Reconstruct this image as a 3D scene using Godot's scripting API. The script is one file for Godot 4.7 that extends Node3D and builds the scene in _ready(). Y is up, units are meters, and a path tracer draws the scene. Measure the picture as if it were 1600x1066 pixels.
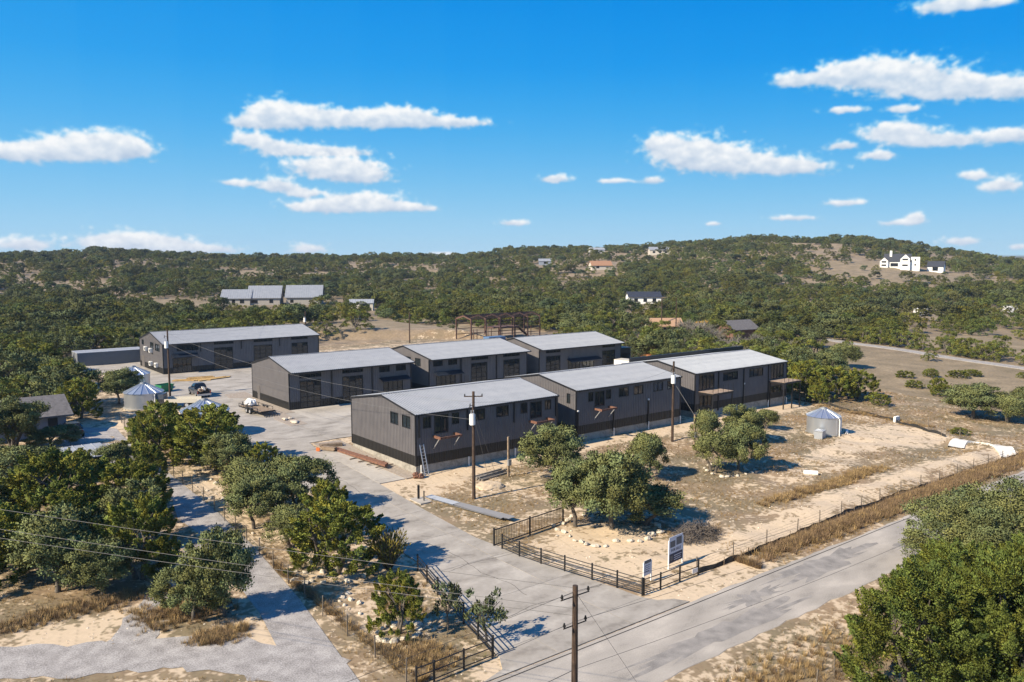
extends Node3D
# World axes: +X runs along the fronts of the metal buildings, -Z runs away from the road (metres, y up).
# A plan position is written (s, t) = (x, -z).

const CAM_Y := 21.0
var names := {}
var M := {}
var rng := RandomNumberGenerator.new()
var relief := FastNoiseLite.new()

# ---------------------------------------------------------------- mesh collector
class MB:
	var v := PackedVector3Array()
	var n := PackedVector3Array()
	var c := PackedColorArray()
	var uv := PackedVector2Array()
	var col := Color(1, 1, 1)
	var use_uv := false
	func tri(a: Vector3, b: Vector3, d: Vector3) -> void:
		var nn := (b - a).cross(d - a).normalized()
		v.append(a); v.append(d); v.append(b)
		n.append(nn); n.append(nn); n.append(nn)
		c.append(col); c.append(col); c.append(col)
	func quad(a: Vector3, b: Vector3, d: Vector3, e: Vector3) -> void:
		tri(a, b, d); tri(a, d, e)
	func box(lo: Vector3, hi: Vector3) -> void:
		xbox(Transform3D(Basis.IDENTITY, (lo + hi) * 0.5), hi - lo)
	func xbox(x: Transform3D, size: Vector3) -> void:
		var h := size * 0.5
		var p: Array[Vector3] = []
		for i in 8:
			p.append(x * Vector3(h.x if i & 1 else -h.x, h.y if i & 2 else -h.y, h.z if i & 4 else -h.z))
		quad(p[4], p[5], p[7], p[6]); quad(p[1], p[0], p[2], p[3])
		quad(p[5], p[1], p[3], p[7]); quad(p[0], p[4], p[6], p[2])
		quad(p[6], p[7], p[3], p[2]); quad(p[0], p[1], p[5], p[4])
	# box along a segment, w wide and h high
	func bar(a: Vector3, b: Vector3, w: float, h: float) -> void:
		var d := b - a
		var z := d.normalized()
		var up := Vector3.UP if absf(z.y) < 0.95 else Vector3.RIGHT
		var x := up.cross(z).normalized()
		var y := z.cross(x)
		xbox(Transform3D(Basis(x, y, z), (a + b) * 0.5), Vector3(w, h, d.length()))
	func smooth_tri(a: Vector3, b: Vector3, d: Vector3, na: Vector3, nb: Vector3, nd: Vector3) -> void:
		v.append(a); v.append(d); v.append(b)
		n.append(na); n.append(nd); n.append(nb)
		c.append(col); c.append(col); c.append(col)
	func tube(pts: Array, rad: Array, sides: int, caps := true) -> void:
		var rings := []
		var nrm := []
		var px := Vector3.ZERO
		for i in pts.size():
			var d: Vector3
			if i == 0: d = pts[1] - pts[0]
			elif i == pts.size() - 1: d = pts[i] - pts[i - 1]
			else: d = pts[i + 1] - pts[i - 1]
			d = d.normalized()
			if i == 0:
				px = (Vector3.UP if absf(d.y) < 0.9 else Vector3.RIGHT).cross(d).normalized()
			else:
				px = (px - d * px.dot(d)).normalized()
			var py := d.cross(px)
			var ring := []
			var rn := []
			for k in sides:
				var a := TAU * k / sides
				var o := px * cos(a) + py * sin(a)
				rn.append(o)
				ring.append(pts[i] + o * rad[i])
			rings.append(ring); nrm.append(rn)
		for i in pts.size() - 1:
			for k in sides:
				var m := (k + 1) % sides
				smooth_tri(rings[i][k], rings[i][m], rings[i + 1][m], nrm[i][k], nrm[i][m], nrm[i + 1][m])
				smooth_tri(rings[i][k], rings[i + 1][m], rings[i + 1][k], nrm[i][k], nrm[i + 1][m], nrm[i + 1][k])
		if caps:
			for k in range(1, sides - 1):
				tri(rings[0][0], rings[0][k + 1], rings[0][k])
				var e = rings[-1]
				tri(e[0], e[k], e[k + 1])
	func mesh(m: Material) -> ArrayMesh:
		var am := ArrayMesh.new()
		if v.is_empty():
			return am
		var arr := []
		arr.resize(Mesh.ARRAY_MAX)
		arr[Mesh.ARRAY_VERTEX] = v
		arr[Mesh.ARRAY_NORMAL] = n
		arr[Mesh.ARRAY_COLOR] = c
		if use_uv: arr[Mesh.ARRAY_TEX_UV] = uv
		am.add_surface_from_arrays(Mesh.PRIMITIVE_TRIANGLES, arr)
		am.surface_set_material(0, m)
		return am

# ---------------------------------------------------------------- naming and tagging
func numbered(called: String, parent: Node) -> String:
	var key := str(parent.get_instance_id()) + called
	var k: int = names.get(key, 0)
	names[key] = k + 1
	return called if k == 0 else "%s_%03d" % [called, k]

func tag(o: Node, label: String, category: String, group := "", kind := "") -> Node:
	o.set_meta("label", label)
	o.set_meta("category", category)
	if group: o.set_meta("group", group)
	if kind: o.set_meta("kind", kind)
	return o

func thing(called: String, label: String, category: String, at := Vector3.ZERO, turn := 0.0, group := "") -> Node3D:
	var o := Node3D.new()
	o.name = numbered(called, self)
	add_child(o)
	o.position = at
	o.rotation.y = turn
	tag(o, label, category, group)
	return o

func part(parent: Node, called: String, mb: MB, m: Material) -> MeshInstance3D:
	return part_mesh(parent, called, mb.mesh(m))

func part_mesh(parent: Node, called: String, am: Mesh) -> MeshInstance3D:
	var o := MeshInstance3D.new()
	o.mesh = am
	o.name = numbered(called, parent)
	parent.add_child(o)
	return o

func copy_of(src: Node3D, called: String, at: Vector3, turn := 0.0, size := Vector3.ONE) -> Node3D:
	var o: Node3D = src.duplicate()
	o.name = numbered(called, self)
	add_child(o)
	o.position = at
	o.rotation = Vector3(0, turn, 0)
	o.scale = size
	return o

# ---------------------------------------------------------------- materials
func lin(r: float, g: float, b: float) -> Color:
	return Color(r, g, b).linear_to_srgb()

func mat(r: float, g: float, b: float, rough := 0.85, metal := 0.0) -> StandardMaterial3D:
	var m := StandardMaterial3D.new()
	m.albedo_color = lin(r, g, b)
	m.roughness = rough
	m.metallic = metal
	m.cull_mode = BaseMaterial3D.CULL_DISABLED
	return m

func mapped(img: Image, metres: float, rough := 0.9) -> StandardMaterial3D:
	var m := StandardMaterial3D.new()
	m.albedo_texture = ImageTexture.create_from_image(img)
	m.uv1_triplanar = true
	m.uv1_world_triplanar = true
	m.uv1_scale = Vector3.ONE / metres
	m.roughness = rough
	m.cull_mode = BaseMaterial3D.CULL_DISABLED
	return m

func noise(seed_: int, freq: float, oct := 4, gain := 0.5) -> FastNoiseLite:
	var f := FastNoiseLite.new()
	f.seed = seed_
	f.noise_type = FastNoiseLite.TYPE_SIMPLEX_SMOOTH
	f.frequency = freq
	f.fractal_type = FastNoiseLite.FRACTAL_FBM
	f.fractal_octaves = oct
	f.fractal_gain = gain
	return f

# tileable picture that runs through a colour ramp (linear colours) with the sum of two noises
func ramp_image(size: int, seed_: int, freq: float, fine: float, cols: Array, fine_share := 0.35, stretch := 1.0) -> Image:
	var a := noise(seed_, freq, 5).get_seamless_image(size, size)
	var b := noise(seed_ + 7, fine, 3).get_seamless_image(size, size)
	a.convert(Image.FORMAT_L8); b.convert(Image.FORMAT_L8)
	if stretch != 1.0:
		var w := int(size / stretch)
		var c2 := a.get_region(Rect2i(0, 0, size, size))
		c2.resize(size, w, Image.INTERPOLATE_BILINEAR)
		for k in range(0, size, w):
			a.blit_rect(c2, Rect2i(0, 0, size, w), Vector2i(0, k))
	var da := a.get_data()
	var db := b.get_data()
	var lut := PackedByteArray()
	for i in 256:
		var x := clampf((i / 255.0 - 0.2) / 0.6, 0, 1) * (cols.size() - 1)
		var k := mini(int(x), cols.size() - 2)
		var q: Color = (cols[k] as Color).lerp(cols[k + 1], x - k).linear_to_srgb()
		lut.append(int(q.r * 255)); lut.append(int(q.g * 255)); lut.append(int(q.b * 255))
	var out := PackedByteArray()
	out.resize(size * size * 3)
	var wa := 1.0 - fine_share
	for i in size * size:
		var j := clampi(int(da[i] * wa + db[i] * fine_share), 0, 255) * 3
		out[i * 3] = lut[j]; out[i * 3 + 1] = lut[j + 1]; out[i * 3 + 2] = lut[j + 2]
	return Image.create_from_data(size, size, false, Image.FORMAT_RGB8, out)

# ---------------------------------------------------------------- the lie of the land
const RIDGE_AZ := [-32.93, -31.67, -28.36, -26.62, -24.83, -21.08, -18.34, -15.1, -12.18, -8.77, -4.41, -1.77, 0.0, 4.41, 7.03, 10.48, 13.02, 17.14, 19.13, 20.7, 22.98, 24.83, 26.26, 27.67, 29.04, 30.37, 31.67, 34.76]
const RIDGE_H := [19.1, 19.1, 19.7, 22.9, 21.6, 18.5, 17.2, 16.6, 17.2, 18.5, 17.2, 21.0, 24.2, 26.1, 24.8, 29.2, 31.1, 34.9, 33.6, 33.0, 32.4, 30.5, 26.1, 21.6, 18.5, 15.3, 14.0, 12.1]

func ridge(az: float) -> float:
	if az <= RIDGE_AZ[0]: return RIDGE_H[0]
	for i in range(1, RIDGE_AZ.size()):
		if az < RIDGE_AZ[i]:
			return lerpf(RIDGE_H[i - 1], RIDGE_H[i], (az - RIDGE_AZ[i - 1]) / (RIDGE_AZ[i] - RIDGE_AZ[i - 1]))
	return RIDGE_H[-1]

const LEVEL := [[29.0, 42.0, 33.0, 92.0], [26.0, 114.0, 84.0, 172.0], [-400.0, 600.0, 26.0, 35.5], [14.0, 24.5, 34.0, 92.0], [38.0, 110.0, 68.0, 90.0], [-10.0, 24.5, 38.0, 66.0]]

func hgt(s: float, t: float) -> float:
	var h := -1.6 + 1.5 * smoothstep(38, 104, t) - 0.3 * smoothstep(85, 110, s) * (1.0 - smoothstep(75, 95, t))
	var r := sqrt(s * s + t * t)
	if r > 330.0:
		var az := rad_to_deg(atan2(0.785 * s - 0.619 * t, 0.619 * s + 0.785 * t))
		h += ridge(az) * smoothstep(330, 820, r) * (1.0 - 0.6 * smoothstep(860, 1500, r))
		h += relief.get_noise_2d(s * 0.08, t * 0.08) * 3.0 * smoothstep(380, 620, r)
		return h
	# low bank of spoil along the road fence and its return beside the spillway
	h += 0.5 * smoothstep(56, 64, s) * (1.0 - smoothstep(101, 104, s)) * exp(-pow((t - 39.6) / 1.3, 2))
	h += 0.55 * smoothstep(36, 38, t) * (1.0 - smoothstep(44, 47, t)) * exp(-pow((s - 103.5) / 1.5, 2))
	# cut terrace behind the yard
	h += 2.2 * smoothstep(0, 5, t - (202.0 - 0.62 * (s - 62.0) + 6.0)) * smoothstep(66, 76, s) * (1.0 - smoothstep(120, 132, s)) * (1.0 - smoothstep(215, 245, t))
	var m := 1.0 - clampf(Vector2(maxf(maxf(-s, s - 132.0), 0), maxf(maxf(18.0 - t, t - 180.0), 0)).length() / 8.0, 0, 1)
	for q in LEVEL:
		var d := Vector2(maxf(maxf(q[0] - s, s - q[1]), 0), maxf(maxf(q[2] - t, t - q[3]), 0)).length()
		m *= clampf(d / 3.0, 0, 1)
		if m == 0.0: return h
	return h + m * (relief.get_noise_2d(s, t) * 0.28)

func at(s: float, t: float, y := 0.0) -> Vector3:
	return Vector3(s, hgt(s, t) + y, -t)

# ---------------------------------------------------------------- a sheet laid on the land inside a plan outline
func drape(mb: MB, poly: PackedVector2Array, lift: float, cell: float, skirt: float) -> void:
	var lo := poly[0]
	var hi := poly[0]
	for p in poly:
		lo = lo.min(p); hi = hi.max(p)
	for i in range(int(floor(lo.x / cell)), int(ceil(hi.x / cell))):
		for j in range(int(floor(lo.y / cell)), int(ceil(hi.y / cell))):
			var sq := PackedVector2Array([Vector2(i, j) * cell, Vector2(i + 1, j) * cell, Vector2(i + 1, j + 1) * cell, Vector2(i, j + 1) * cell])
			for piece in Geometry2D.intersect_polygons(sq, poly):
				var idx := Geometry2D.triangulate_polygon(piece)
				for k in range(0, idx.size(), 3):
					var a := piece[idx[k]]
					var b := piece[idx[k + 1]]
					var d := piece[idx[k + 2]]
					if (b - a).cross(d - a) < 0: 
						var sw := b
						b = d; d = sw
					mb.tri(at(a.x, a.y, lift), at(b.x, b.y, lift), at(d.x, d.y, lift))
	if skirt > 0.0:
		var ccw := not Geometry2D.is_polygon_clockwise(poly)
		for i in poly.size():
			var a := poly[i]
			var b := poly[(i + 1) % poly.size()]
			if not ccw:
				var sw := a
				a = b; b = sw
			var m := maxi(1, int(a.distance_to(b) / cell))
			for k in m:
				var p := a.lerp(b, float(k) / m)
				var q := a.lerp(b, float(k + 1) / m)
				mb.quad(at(p.x, p.y, lift - skirt), at(q.x, q.y, lift - skirt), at(q.x, q.y, lift), at(p.x, p.y, lift))

func pts(a: Array) -> PackedVector2Array:
	var o := PackedVector2Array()
	for i in range(0, a.size(), 2):
		o.append(Vector2(a[i], a[i + 1]))
	return o

# ================================================================ build
func _ready() -> void:
	rng.seed = 20241
	relief = noise(5, 0.16, 3)
	camera_and_sky()
	make_materials()
	terrain()
	paving()
	buildings()
	extras()

func camera_and_sky() -> void:
	var cam := Camera3D.new()
	cam.name = "camera"
	add_child(cam)
	cam.position = Vector3(0, CAM_Y, 0)
	cam.rotation_degrees = Vector3(-5.886, -38.25, 0)
	cam.fov = 44.9
	cam.near = 0.2
	cam.far = 6000
	cam.current = true
	var sun := DirectionalLight3D.new()
	sun.name = "sun"
	add_child(sun)
	var el := deg_to_rad(36.0)
	var travel := Vector3(cos(el) * 0.999, -sin(el), cos(el) * 0.045)
	sun.look_at_from_position(Vector3(0, 50, 0), Vector3(0, 50, 0) + travel, Vector3.UP)
	sun.light_energy = 1.55
	sun.light_color = Color(1.0, 0.94, 0.84)
	sun.light_angular_distance = 0.5
	sun.shadow_enabled = true
	var we := WorldEnvironment.new()
	we.name = "world_environment"
	add_child(we)
	var e := Environment.new()
	we.environment = e
	e.background_mode = Environment.BG_SKY
	e.tonemap_mode = Environment.TONE_MAPPER_LINEAR
	e.tonemap_exposure = 1.85
	e.sdfgi_enabled = true
	e.ssao_enabled = true
	e.ssil_enabled = true
	var sm := PanoramaSkyMaterial.new()
	sm.panorama = ImageTexture.create_from_image(sky_image())
	sm.energy_multiplier = 0.54
	e.fog_enabled = true
	e.fog_density = 0.0001
	e.fog_light_color = Color(0.74, 0.83, 0.93)
	var sky := Sky.new()
	sky.sky_material = sm
	e.sky = sky

# clouds as (azimuth, elevation, half width, half height) puffs in degrees, azimuth from -Z towards +X
const CLOUDS := [
	[11.9,6.65,2.7,1.06,8.9,6.10,3.1,0.74,13.7,6.60,1.3,0.77,7.2,5.93,1.3,0.44],
	[22.4,8.99,2.0,1.07,25.0,8.97,2.9,0.88,29.2,8.98,2.6,0.74,31.3,9.19,1.9,0.70,34.3,8.90,3.0,0.41,20.8,8.51,1.2,0.36],
	[21.1,7.49,1.6,0.56,23.3,6.88,2.5,0.57,26.6,6.85,2.5,0.41],
	[26.2,5.85,3.6,1.00,27.9,5.34,2.1,0.59],
	[19.9,4.70,1.1,0.24,22.5,4.60,1.6,0.58,24.3,4.10,1.2,0.42],
	[27.8,3.64,3.2,0.76,25.3,3.19,2.5,0.42,30.8,3.25,2.8,0.34],
	[50.3,6.76,3.1,1.32,53.2,6.06,3.2,0.90,56.8,5.67,2.5,0.65,48.2,7.43,1.1,0.62],
	[62.6,10.84,3.8,1.29,60.0,11.23,2.2,0.75,66.1,9.80,3.3,0.80,56.6,11.01,1.7,0.54,69.1,9.53,1.3,0.71],
	[62.7,7.63,2.1,0.76,65.2,6.92,3.0,0.53,68.9,6.97,1.3,0.58],
	[59.8,6.90,1.1,0.31,61.9,6.22,1.1,0.39],
	[65.2,14.57,2.0,0.62,67.5,14.37,1.6,0.27],
	[67.1,4.76,1.0,0.34,68.6,4.13,1.3,0.48],
	[7.9,0.64,1.8,0.53],
	[13.1,0.87,3.1,0.71,14.9,0.69,2.7,0.56,18.0,0.41,2.4,0.33],
	[24.5,0.47,1.3,0.43], [33.4,0.09,1.3,0.18], [38.4,2.23,1.1,0.26], [47.8,5.05,0.9,0.30],
	[45.2,5.04,1.2,0.17], [41.1,5.20,1.2,0.34], [60.0,3.36,1.4,0.24], [56.8,2.44,1.6,0.21],
	[64.1,2.36,0.6,0.39,63.4,2.06,1.4,0.20], [66.7,0.89,1.2,0.31], [69.6,0.53,0.6,0.22],
	[51.9,2.13,0.6,0.13], [59.7,9.08,1.3,0.27], [63.0,8.94,1.1,0.30]]
const SKY_STOPS := [[0.0, 178, 215, 238], [2.2, 156, 207, 240], [4.3, 128, 196, 240], [8.6, 70, 172, 239], [12.5, 26, 152, 236], [16.6, 6, 139, 231], [30.0, 8, 112, 208], [90.0, 14, 84, 178]]

func sky_image() -> Image:
	var w := 4096
	var h := 2048
	var img := Image.create(w, h, false, Image.FORMAT_RGB8)
	for y in h:
		var el := 90.0 - (y + 0.5) * 180.0 / h
		var col := Color8(126, 122, 112)
		if el >= 0.0:
			for k in range(1, SKY_STOPS.size()):
				var a = SKY_STOPS[k - 1]
				var b = SKY_STOPS[k]
				if el <= b[0]:
					var f: float = (el - a[0]) / (b[0] - a[0])
					col = Color(lerpf(a[1], b[1], f) / 255.0, lerpf(a[2], b[2], f) / 255.0, lerpf(a[3], b[3], f) / 255.0)
					break
		if el < 0.0:
			img.fill_rect(Rect2i(0, y, w, 1), col)
			continue
		for k in 64:   # a little paler towards the sun's side of the sky
			var q := 0.5 + 0.5 * cos(TAU * (k + 0.5) / 64.0 + PI / 2)
			img.fill_rect(Rect2i(k * 64, y, 64, 1), col.lerp(Color8(165, 214, 248), q * 0.42))
	var puff := noise(31, 0.055, 5, 0.56)
	var all := CLOUDS.duplicate()
	var r := RandomNumberGenerator.new()
	r.seed = 77
	for i in 46:   # the same kind of fair-weather clouds in the rest of the sky
		var az := r.randf_range(76, 360)
		var el := pow(r.randf(), 1.7) * 42.0 + 0.8
		var k := r.randf_range(0.7, 1.4) * (1.0 + el * 0.03)
		var c := []
		for j in r.randi_range(2, 5):
			var wd := r.randf_range(1.2, 3.2) * k
			c.append_array([az + r.randf_range(-3, 3) * k, el + r.randf_range(-0.3, 0.3) * k, wd, wd * r.randf_range(0.2, 0.36)])
		all.append(c)
	var ppd := w / 360.0
	for c in all:
		var lo := Vector2(1e9, 1e9)
		var hi := Vector2(-1e9, -1e9)
		for k in range(0, c.size(), 4):
			lo = lo.min(Vector2(c[k] - c[k + 2] * 1.5, c[k + 1] - c[k + 3] * 1.6))
			hi = hi.max(Vector2(c[k] + c[k + 2] * 1.5, c[k + 1] + c[k + 3] * 1.8))
		for y in range(int((90 - hi.y) * ppd), int((90 - lo.y) * ppd) + 1):
			var el := 90.0 - (y + 0.5) / ppd
			if el < -0.5 or y < 0: continue
			for x in range(int(lo.x * ppd), int(hi.x * ppd) + 1):
				var az := (x + 0.5) / ppd
				var d := 0.0
				var up := 0.0
				for k in range(0, c.size(), 4):
					var ux: float = (az - c[k]) / (c[k + 2] * 1.12)
					var uy: float = (el - c[k + 1]) / (c[k + 3] * 1.15)
					if uy < 0: uy *= 1.3
					var q := exp(-1.5 * (ux * ux + uy * uy))
					up += uy * q
					d += q
				if d < 0.08: continue
				up /= d
				var n1 := puff.get_noise_2d(x * 1.0, y * 1.7)
				var n2 := puff.get_noise_2d(x * 2.7 + 900, y * 3.6)
				var rag := 1.0 - smoothstep(0.45, 0.95, d)
				var a := smoothstep(0.16, 0.72, d + (n1 * 0.42 + n2 * 0.24) * (0.2 + 0.8 * rag))
				if a <= 0.0: continue
				var shade := clampf(0.58 + up * 0.6 + n1 * 0.5 + n2 * 0.15, 0, 1)
				var white := Color8(196, 206, 225).lerp(Color8(254, 254, 254), shade)
				var px := posmod(x, w)
				img.set_pixel(px, y, img.get_pixel(px, y).lerp(white, a * (0.86 + 0.12 * shade)))
	return img

func make_materials() -> void:
	M.wall = tinted(0.109, 0.103, 0.109, 0.6, 201)
	M.wall_rear = tinted(0.127, 0.119, 0.123, 0.6, 202)
	M.wain = mat(0.02, 0.019, 0.018, 0.45)
	M.trim = mat(0.014, 0.014, 0.016, 0.45)
	M.roof = tinted(0.24, 0.257, 0.295, 0.85, 203)
	M.roof.metallic_specular = 0.2
	M.roof_white = tinted(0.285, 0.305, 0.342, 0.85, 204)
	M.roof_white.metallic_specular = 0.2
	M.found = mapped(ramp_image(256, 3, 0.012, 0.09, [Color(0.19, 0.175, 0.15), Color(0.3, 0.28, 0.245), Color(0.36, 0.335, 0.29)]), 6.0, 0.95)
	M.glass = mat(0.02, 0.026, 0.03, 0.03)
	M.glass.transparency = BaseMaterial3D.TRANSPARENCY_ALPHA
	M.glass.albedo_color.a = 0.9
	M.glass.metallic_specular = 0.55
	M.floor = mat(0.18, 0.17, 0.16)
	M.awning = mat(0.014, 0.02, 0.032, 0.4)
	M.rust = mapped(ramp_image(128, 13, 0.03, 0.2, [Color(0.09, 0.04, 0.028), Color(0.17, 0.08, 0.05), Color(0.24, 0.125, 0.08)]), 2.0, 0.85)
	M.old_rust = mat(0.12, 0.065, 0.048, 0.9)
	M.wire_pale = mat(0.14, 0.135, 0.13, 0.7)
	M.galv = mat(0.5, 0.53, 0.57, 0.34, 0.75)
	M.galv_dull = mat(0.36, 0.38, 0.41, 0.5, 0.4)
	M.white = mat(0.72, 0.71, 0.69, 0.6)
	M.alu = mat(0.55, 0.55, 0.56, 0.4, 0.6)
	M.pole = mapped(ramp_image(128, 17, 0.02, 0.3, [Color(0.022, 0.014, 0.01), Color(0.055, 0.033, 0.021), Color(0.085, 0.052, 0.034)]), 1.5, 0.9)
	M.black = mat(0.012, 0.012, 0.013, 0.5)
	M.wire = mat(0.03, 0.03, 0.03, 0.5)
	M.timber = mapped(ramp_image(128, 19, 0.02, 0.25, [Color(0.13, 0.09, 0.06), Color(0.22, 0.16, 0.11), Color(0.3, 0.235, 0.17)]), 1.5)
	M.lumber = mapped(ramp_image(128, 21, 0.02, 0.25, [Color(0.36, 0.22, 0.08), Color(0.5, 0.32, 0.12), Color(0.56, 0.4, 0.18)]), 1.5)
	M.stone = mapped(ramp_image(128, 27, 0.03, 0.2, [Color(0.36, 0.3, 0.22), Color(0.52, 0.46, 0.37), Color(0.62, 0.56, 0.47)]), 1.5)
	M.soil = mapped(ramp_image(256, 29, 0.02, 0.2, [Color(0.38, 0.29, 0.19), Color(0.5, 0.39, 0.265), Color(0.57, 0.46, 0.33)]), 3.0)
	M.brown_gravel = mapped(ramp_image(256, 33, 0.03, 0.35, [Color(0.19, 0.15, 0.115), Color(0.3, 0.25, 0.2), Color(0.4, 0.34, 0.28)], 0.6), 3.0)
	M.orange_soil = mat(0.5, 0.19, 0.07, 0.95)
	M.orange = mat(0.6, 0.13, 0.03, 0.6)
	M.white_conc = mat(0.62, 0.59, 0.54, 0.9)
	M.box_grey = mat(0.15, 0.16, 0.175, 0.55)
	M.wall_sheet = mat(0.16, 0.16, 0.17, 0.5)
	M.concrete = []
	for k in 3:
		var g := 0.95 * (1.0 + 0.015 * (k - 1))
		M.concrete.append(mapped(concrete_image(40 + k, g), 24.0, 0.9))
	M.pad = mapped(ramp_image(512, 51, 0.006, 0.06, [Color(0.3, 0.27, 0.23), Color(0.39, 0.355, 0.308), Color(0.44, 0.405, 0.355)]), 18.0, 0.9)
	M.road = mapped(road_image(), 26.0, 0.92)
	M.road_patch = mapped(ramp_image(256, 49, 0.02, 0.3, [Color(0.17, 0.157, 0.143), Color(0.25, 0.23, 0.208), Color(0.33, 0.3, 0.27)], 0.45), 7.0)
	M.fabric_dark = mat(0.09, 0.082, 0.075, 0.9)
	M.gravel = mapped(ramp_image(768, 61, 0.012, 0.13, [Color(0.17, 0.155, 0.145), Color(0.3, 0.28, 0.265), Color(0.44, 0.415, 0.39)], 0.6), 13.0, 0.95)

# paint or bare metal with faint dusty unevenness
func tinted(r: float, g: float, b: float, rough: float, seed_: int) -> StandardMaterial3D:
	return mapped(ramp_image(256, seed_, 0.02, 0.12, [Color(r, g, b) * 0.86, Color(r, g, b), Color(r * 1.12, g * 1.11, b * 1.08)], 0.3), 9.0, rough)

func concrete_image(seed_: int, g: float) -> Image:
	return ramp_image(512, seed_, 0.01, 0.1, [Color(0.23 * g, 0.205 * g, 0.175 * g), Color(0.315 * g, 0.285 * g, 0.246 * g), Color(0.355 * g, 0.322 * g, 0.28 * g), Color(0.42 * g, 0.385 * g, 0.335 * g)], 0.25, 2.0)

func road_image() -> Image:
	return ramp_image(768, 47, 0.006, 0.3, [Color(0.215, 0.194, 0.168), Color(0.31, 0.28, 0.243), Color(0.355, 0.32, 0.278), Color(0.44, 0.396, 0.34)], 0.35, 2.0)

# ---------------------------------------------------------------- ground
# patches: s, t, half s, half t, amount (+ dry grass and weeds, - bare caliche)
const PATCHES := [
	[74, 47, 12, 2.2, -0.6], [90, 51, 9, 2.6, -0.8], [101, 51, 8, 4.5, -0.75], [101, 47, 5, 4, -0.5], [61, 38.6, 8, 1.2, -0.9], [73, 40, 10, 1.5, -0.8], [87, 40.3, 9, 1.5, -0.7], [98, 38.6, 6, 1.3, -0.7],
	[46, 60.4, 4, 3, -0.35], [44.5, 67.5, 6, 2.2, -0.9], [40, 65, 2, 4, -0.55], [46, 53.5, 4, 2, -0.35], [43, 43, 4, 4, -0.9], [45, 46, 4, 3, -0.7], [48, 40, 5, 2.5, -0.9], [53, 38.6, 5, 1.6, -0.8], [88, 60, 6, 3, -0.4], [99.5, 70, 12, 2.2, -0.9], [60, 68.6, 24, 1.5, -0.9], [88, 68, 18, 1.4, -0.7], [70, 66.5, 6, 2, 0.3],
	[70, 43.8, 10, 1.6, 0.7], [79, 43.6, 9, 1.8, 0.7], [81, 57, 10, 5, 0.5], [65, 50, 9, 5, 0.45], [98, 64, 6, 3, 0.25], [93, 43, 7, 2, 0.35], [42.5, 58.5, 3, 2.5, 0.5], [44, 55.5, 3, 1.5, 0.4], [41, 61.6, 1.6, 1.6, 0.4], [43.5, 51.5, 4, 1.4, 0.35], [88, 54, 7, 1.6, 0.4], [84, 47.5, 12, 1.4, 0.35], [100, 44.5, 4, 1.5, 0.4], [56, 56, 6, 4, 0.2],
	[42, 35, 9, 1.4, -0.9], [52, 35.2, 6, 1, -0.3], [66, 35.4, 12, 1.6, 0.6], [90, 35.2, 18, 1.9, 0.8], [54, 36, 2.5, 1, 0.6],
	[48, 26, 18, 1.2, -0.25], [27, 34.4, 3, 1.2, -0.7], [30.5, 50, 1.4, 14, -0.25], [26, 46, 3, 5, -0.2], [24, 38, 3, 3, 0.5], [25.5, 62, 4, 3, -0.15], [25, 71, 3, 6, -0.25],
	[9, 52, 7, 3.2, -0.9], [16, 46.5, 3.4, 2.6, -0.85], [14, 51, 4, 2, 0.5], [8, 58, 7, 2.5, 0.5], [6, 47.5, 7, 1.2, 0.4], [3, 44, 6, 3, -0.5], [24, 80, 1.6, 4, -0.4], [23, 110, 6, 4, -0.5], [33, 122, 3, 9, -0.8], [19, 108, 5, 5, -0.3]]

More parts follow.
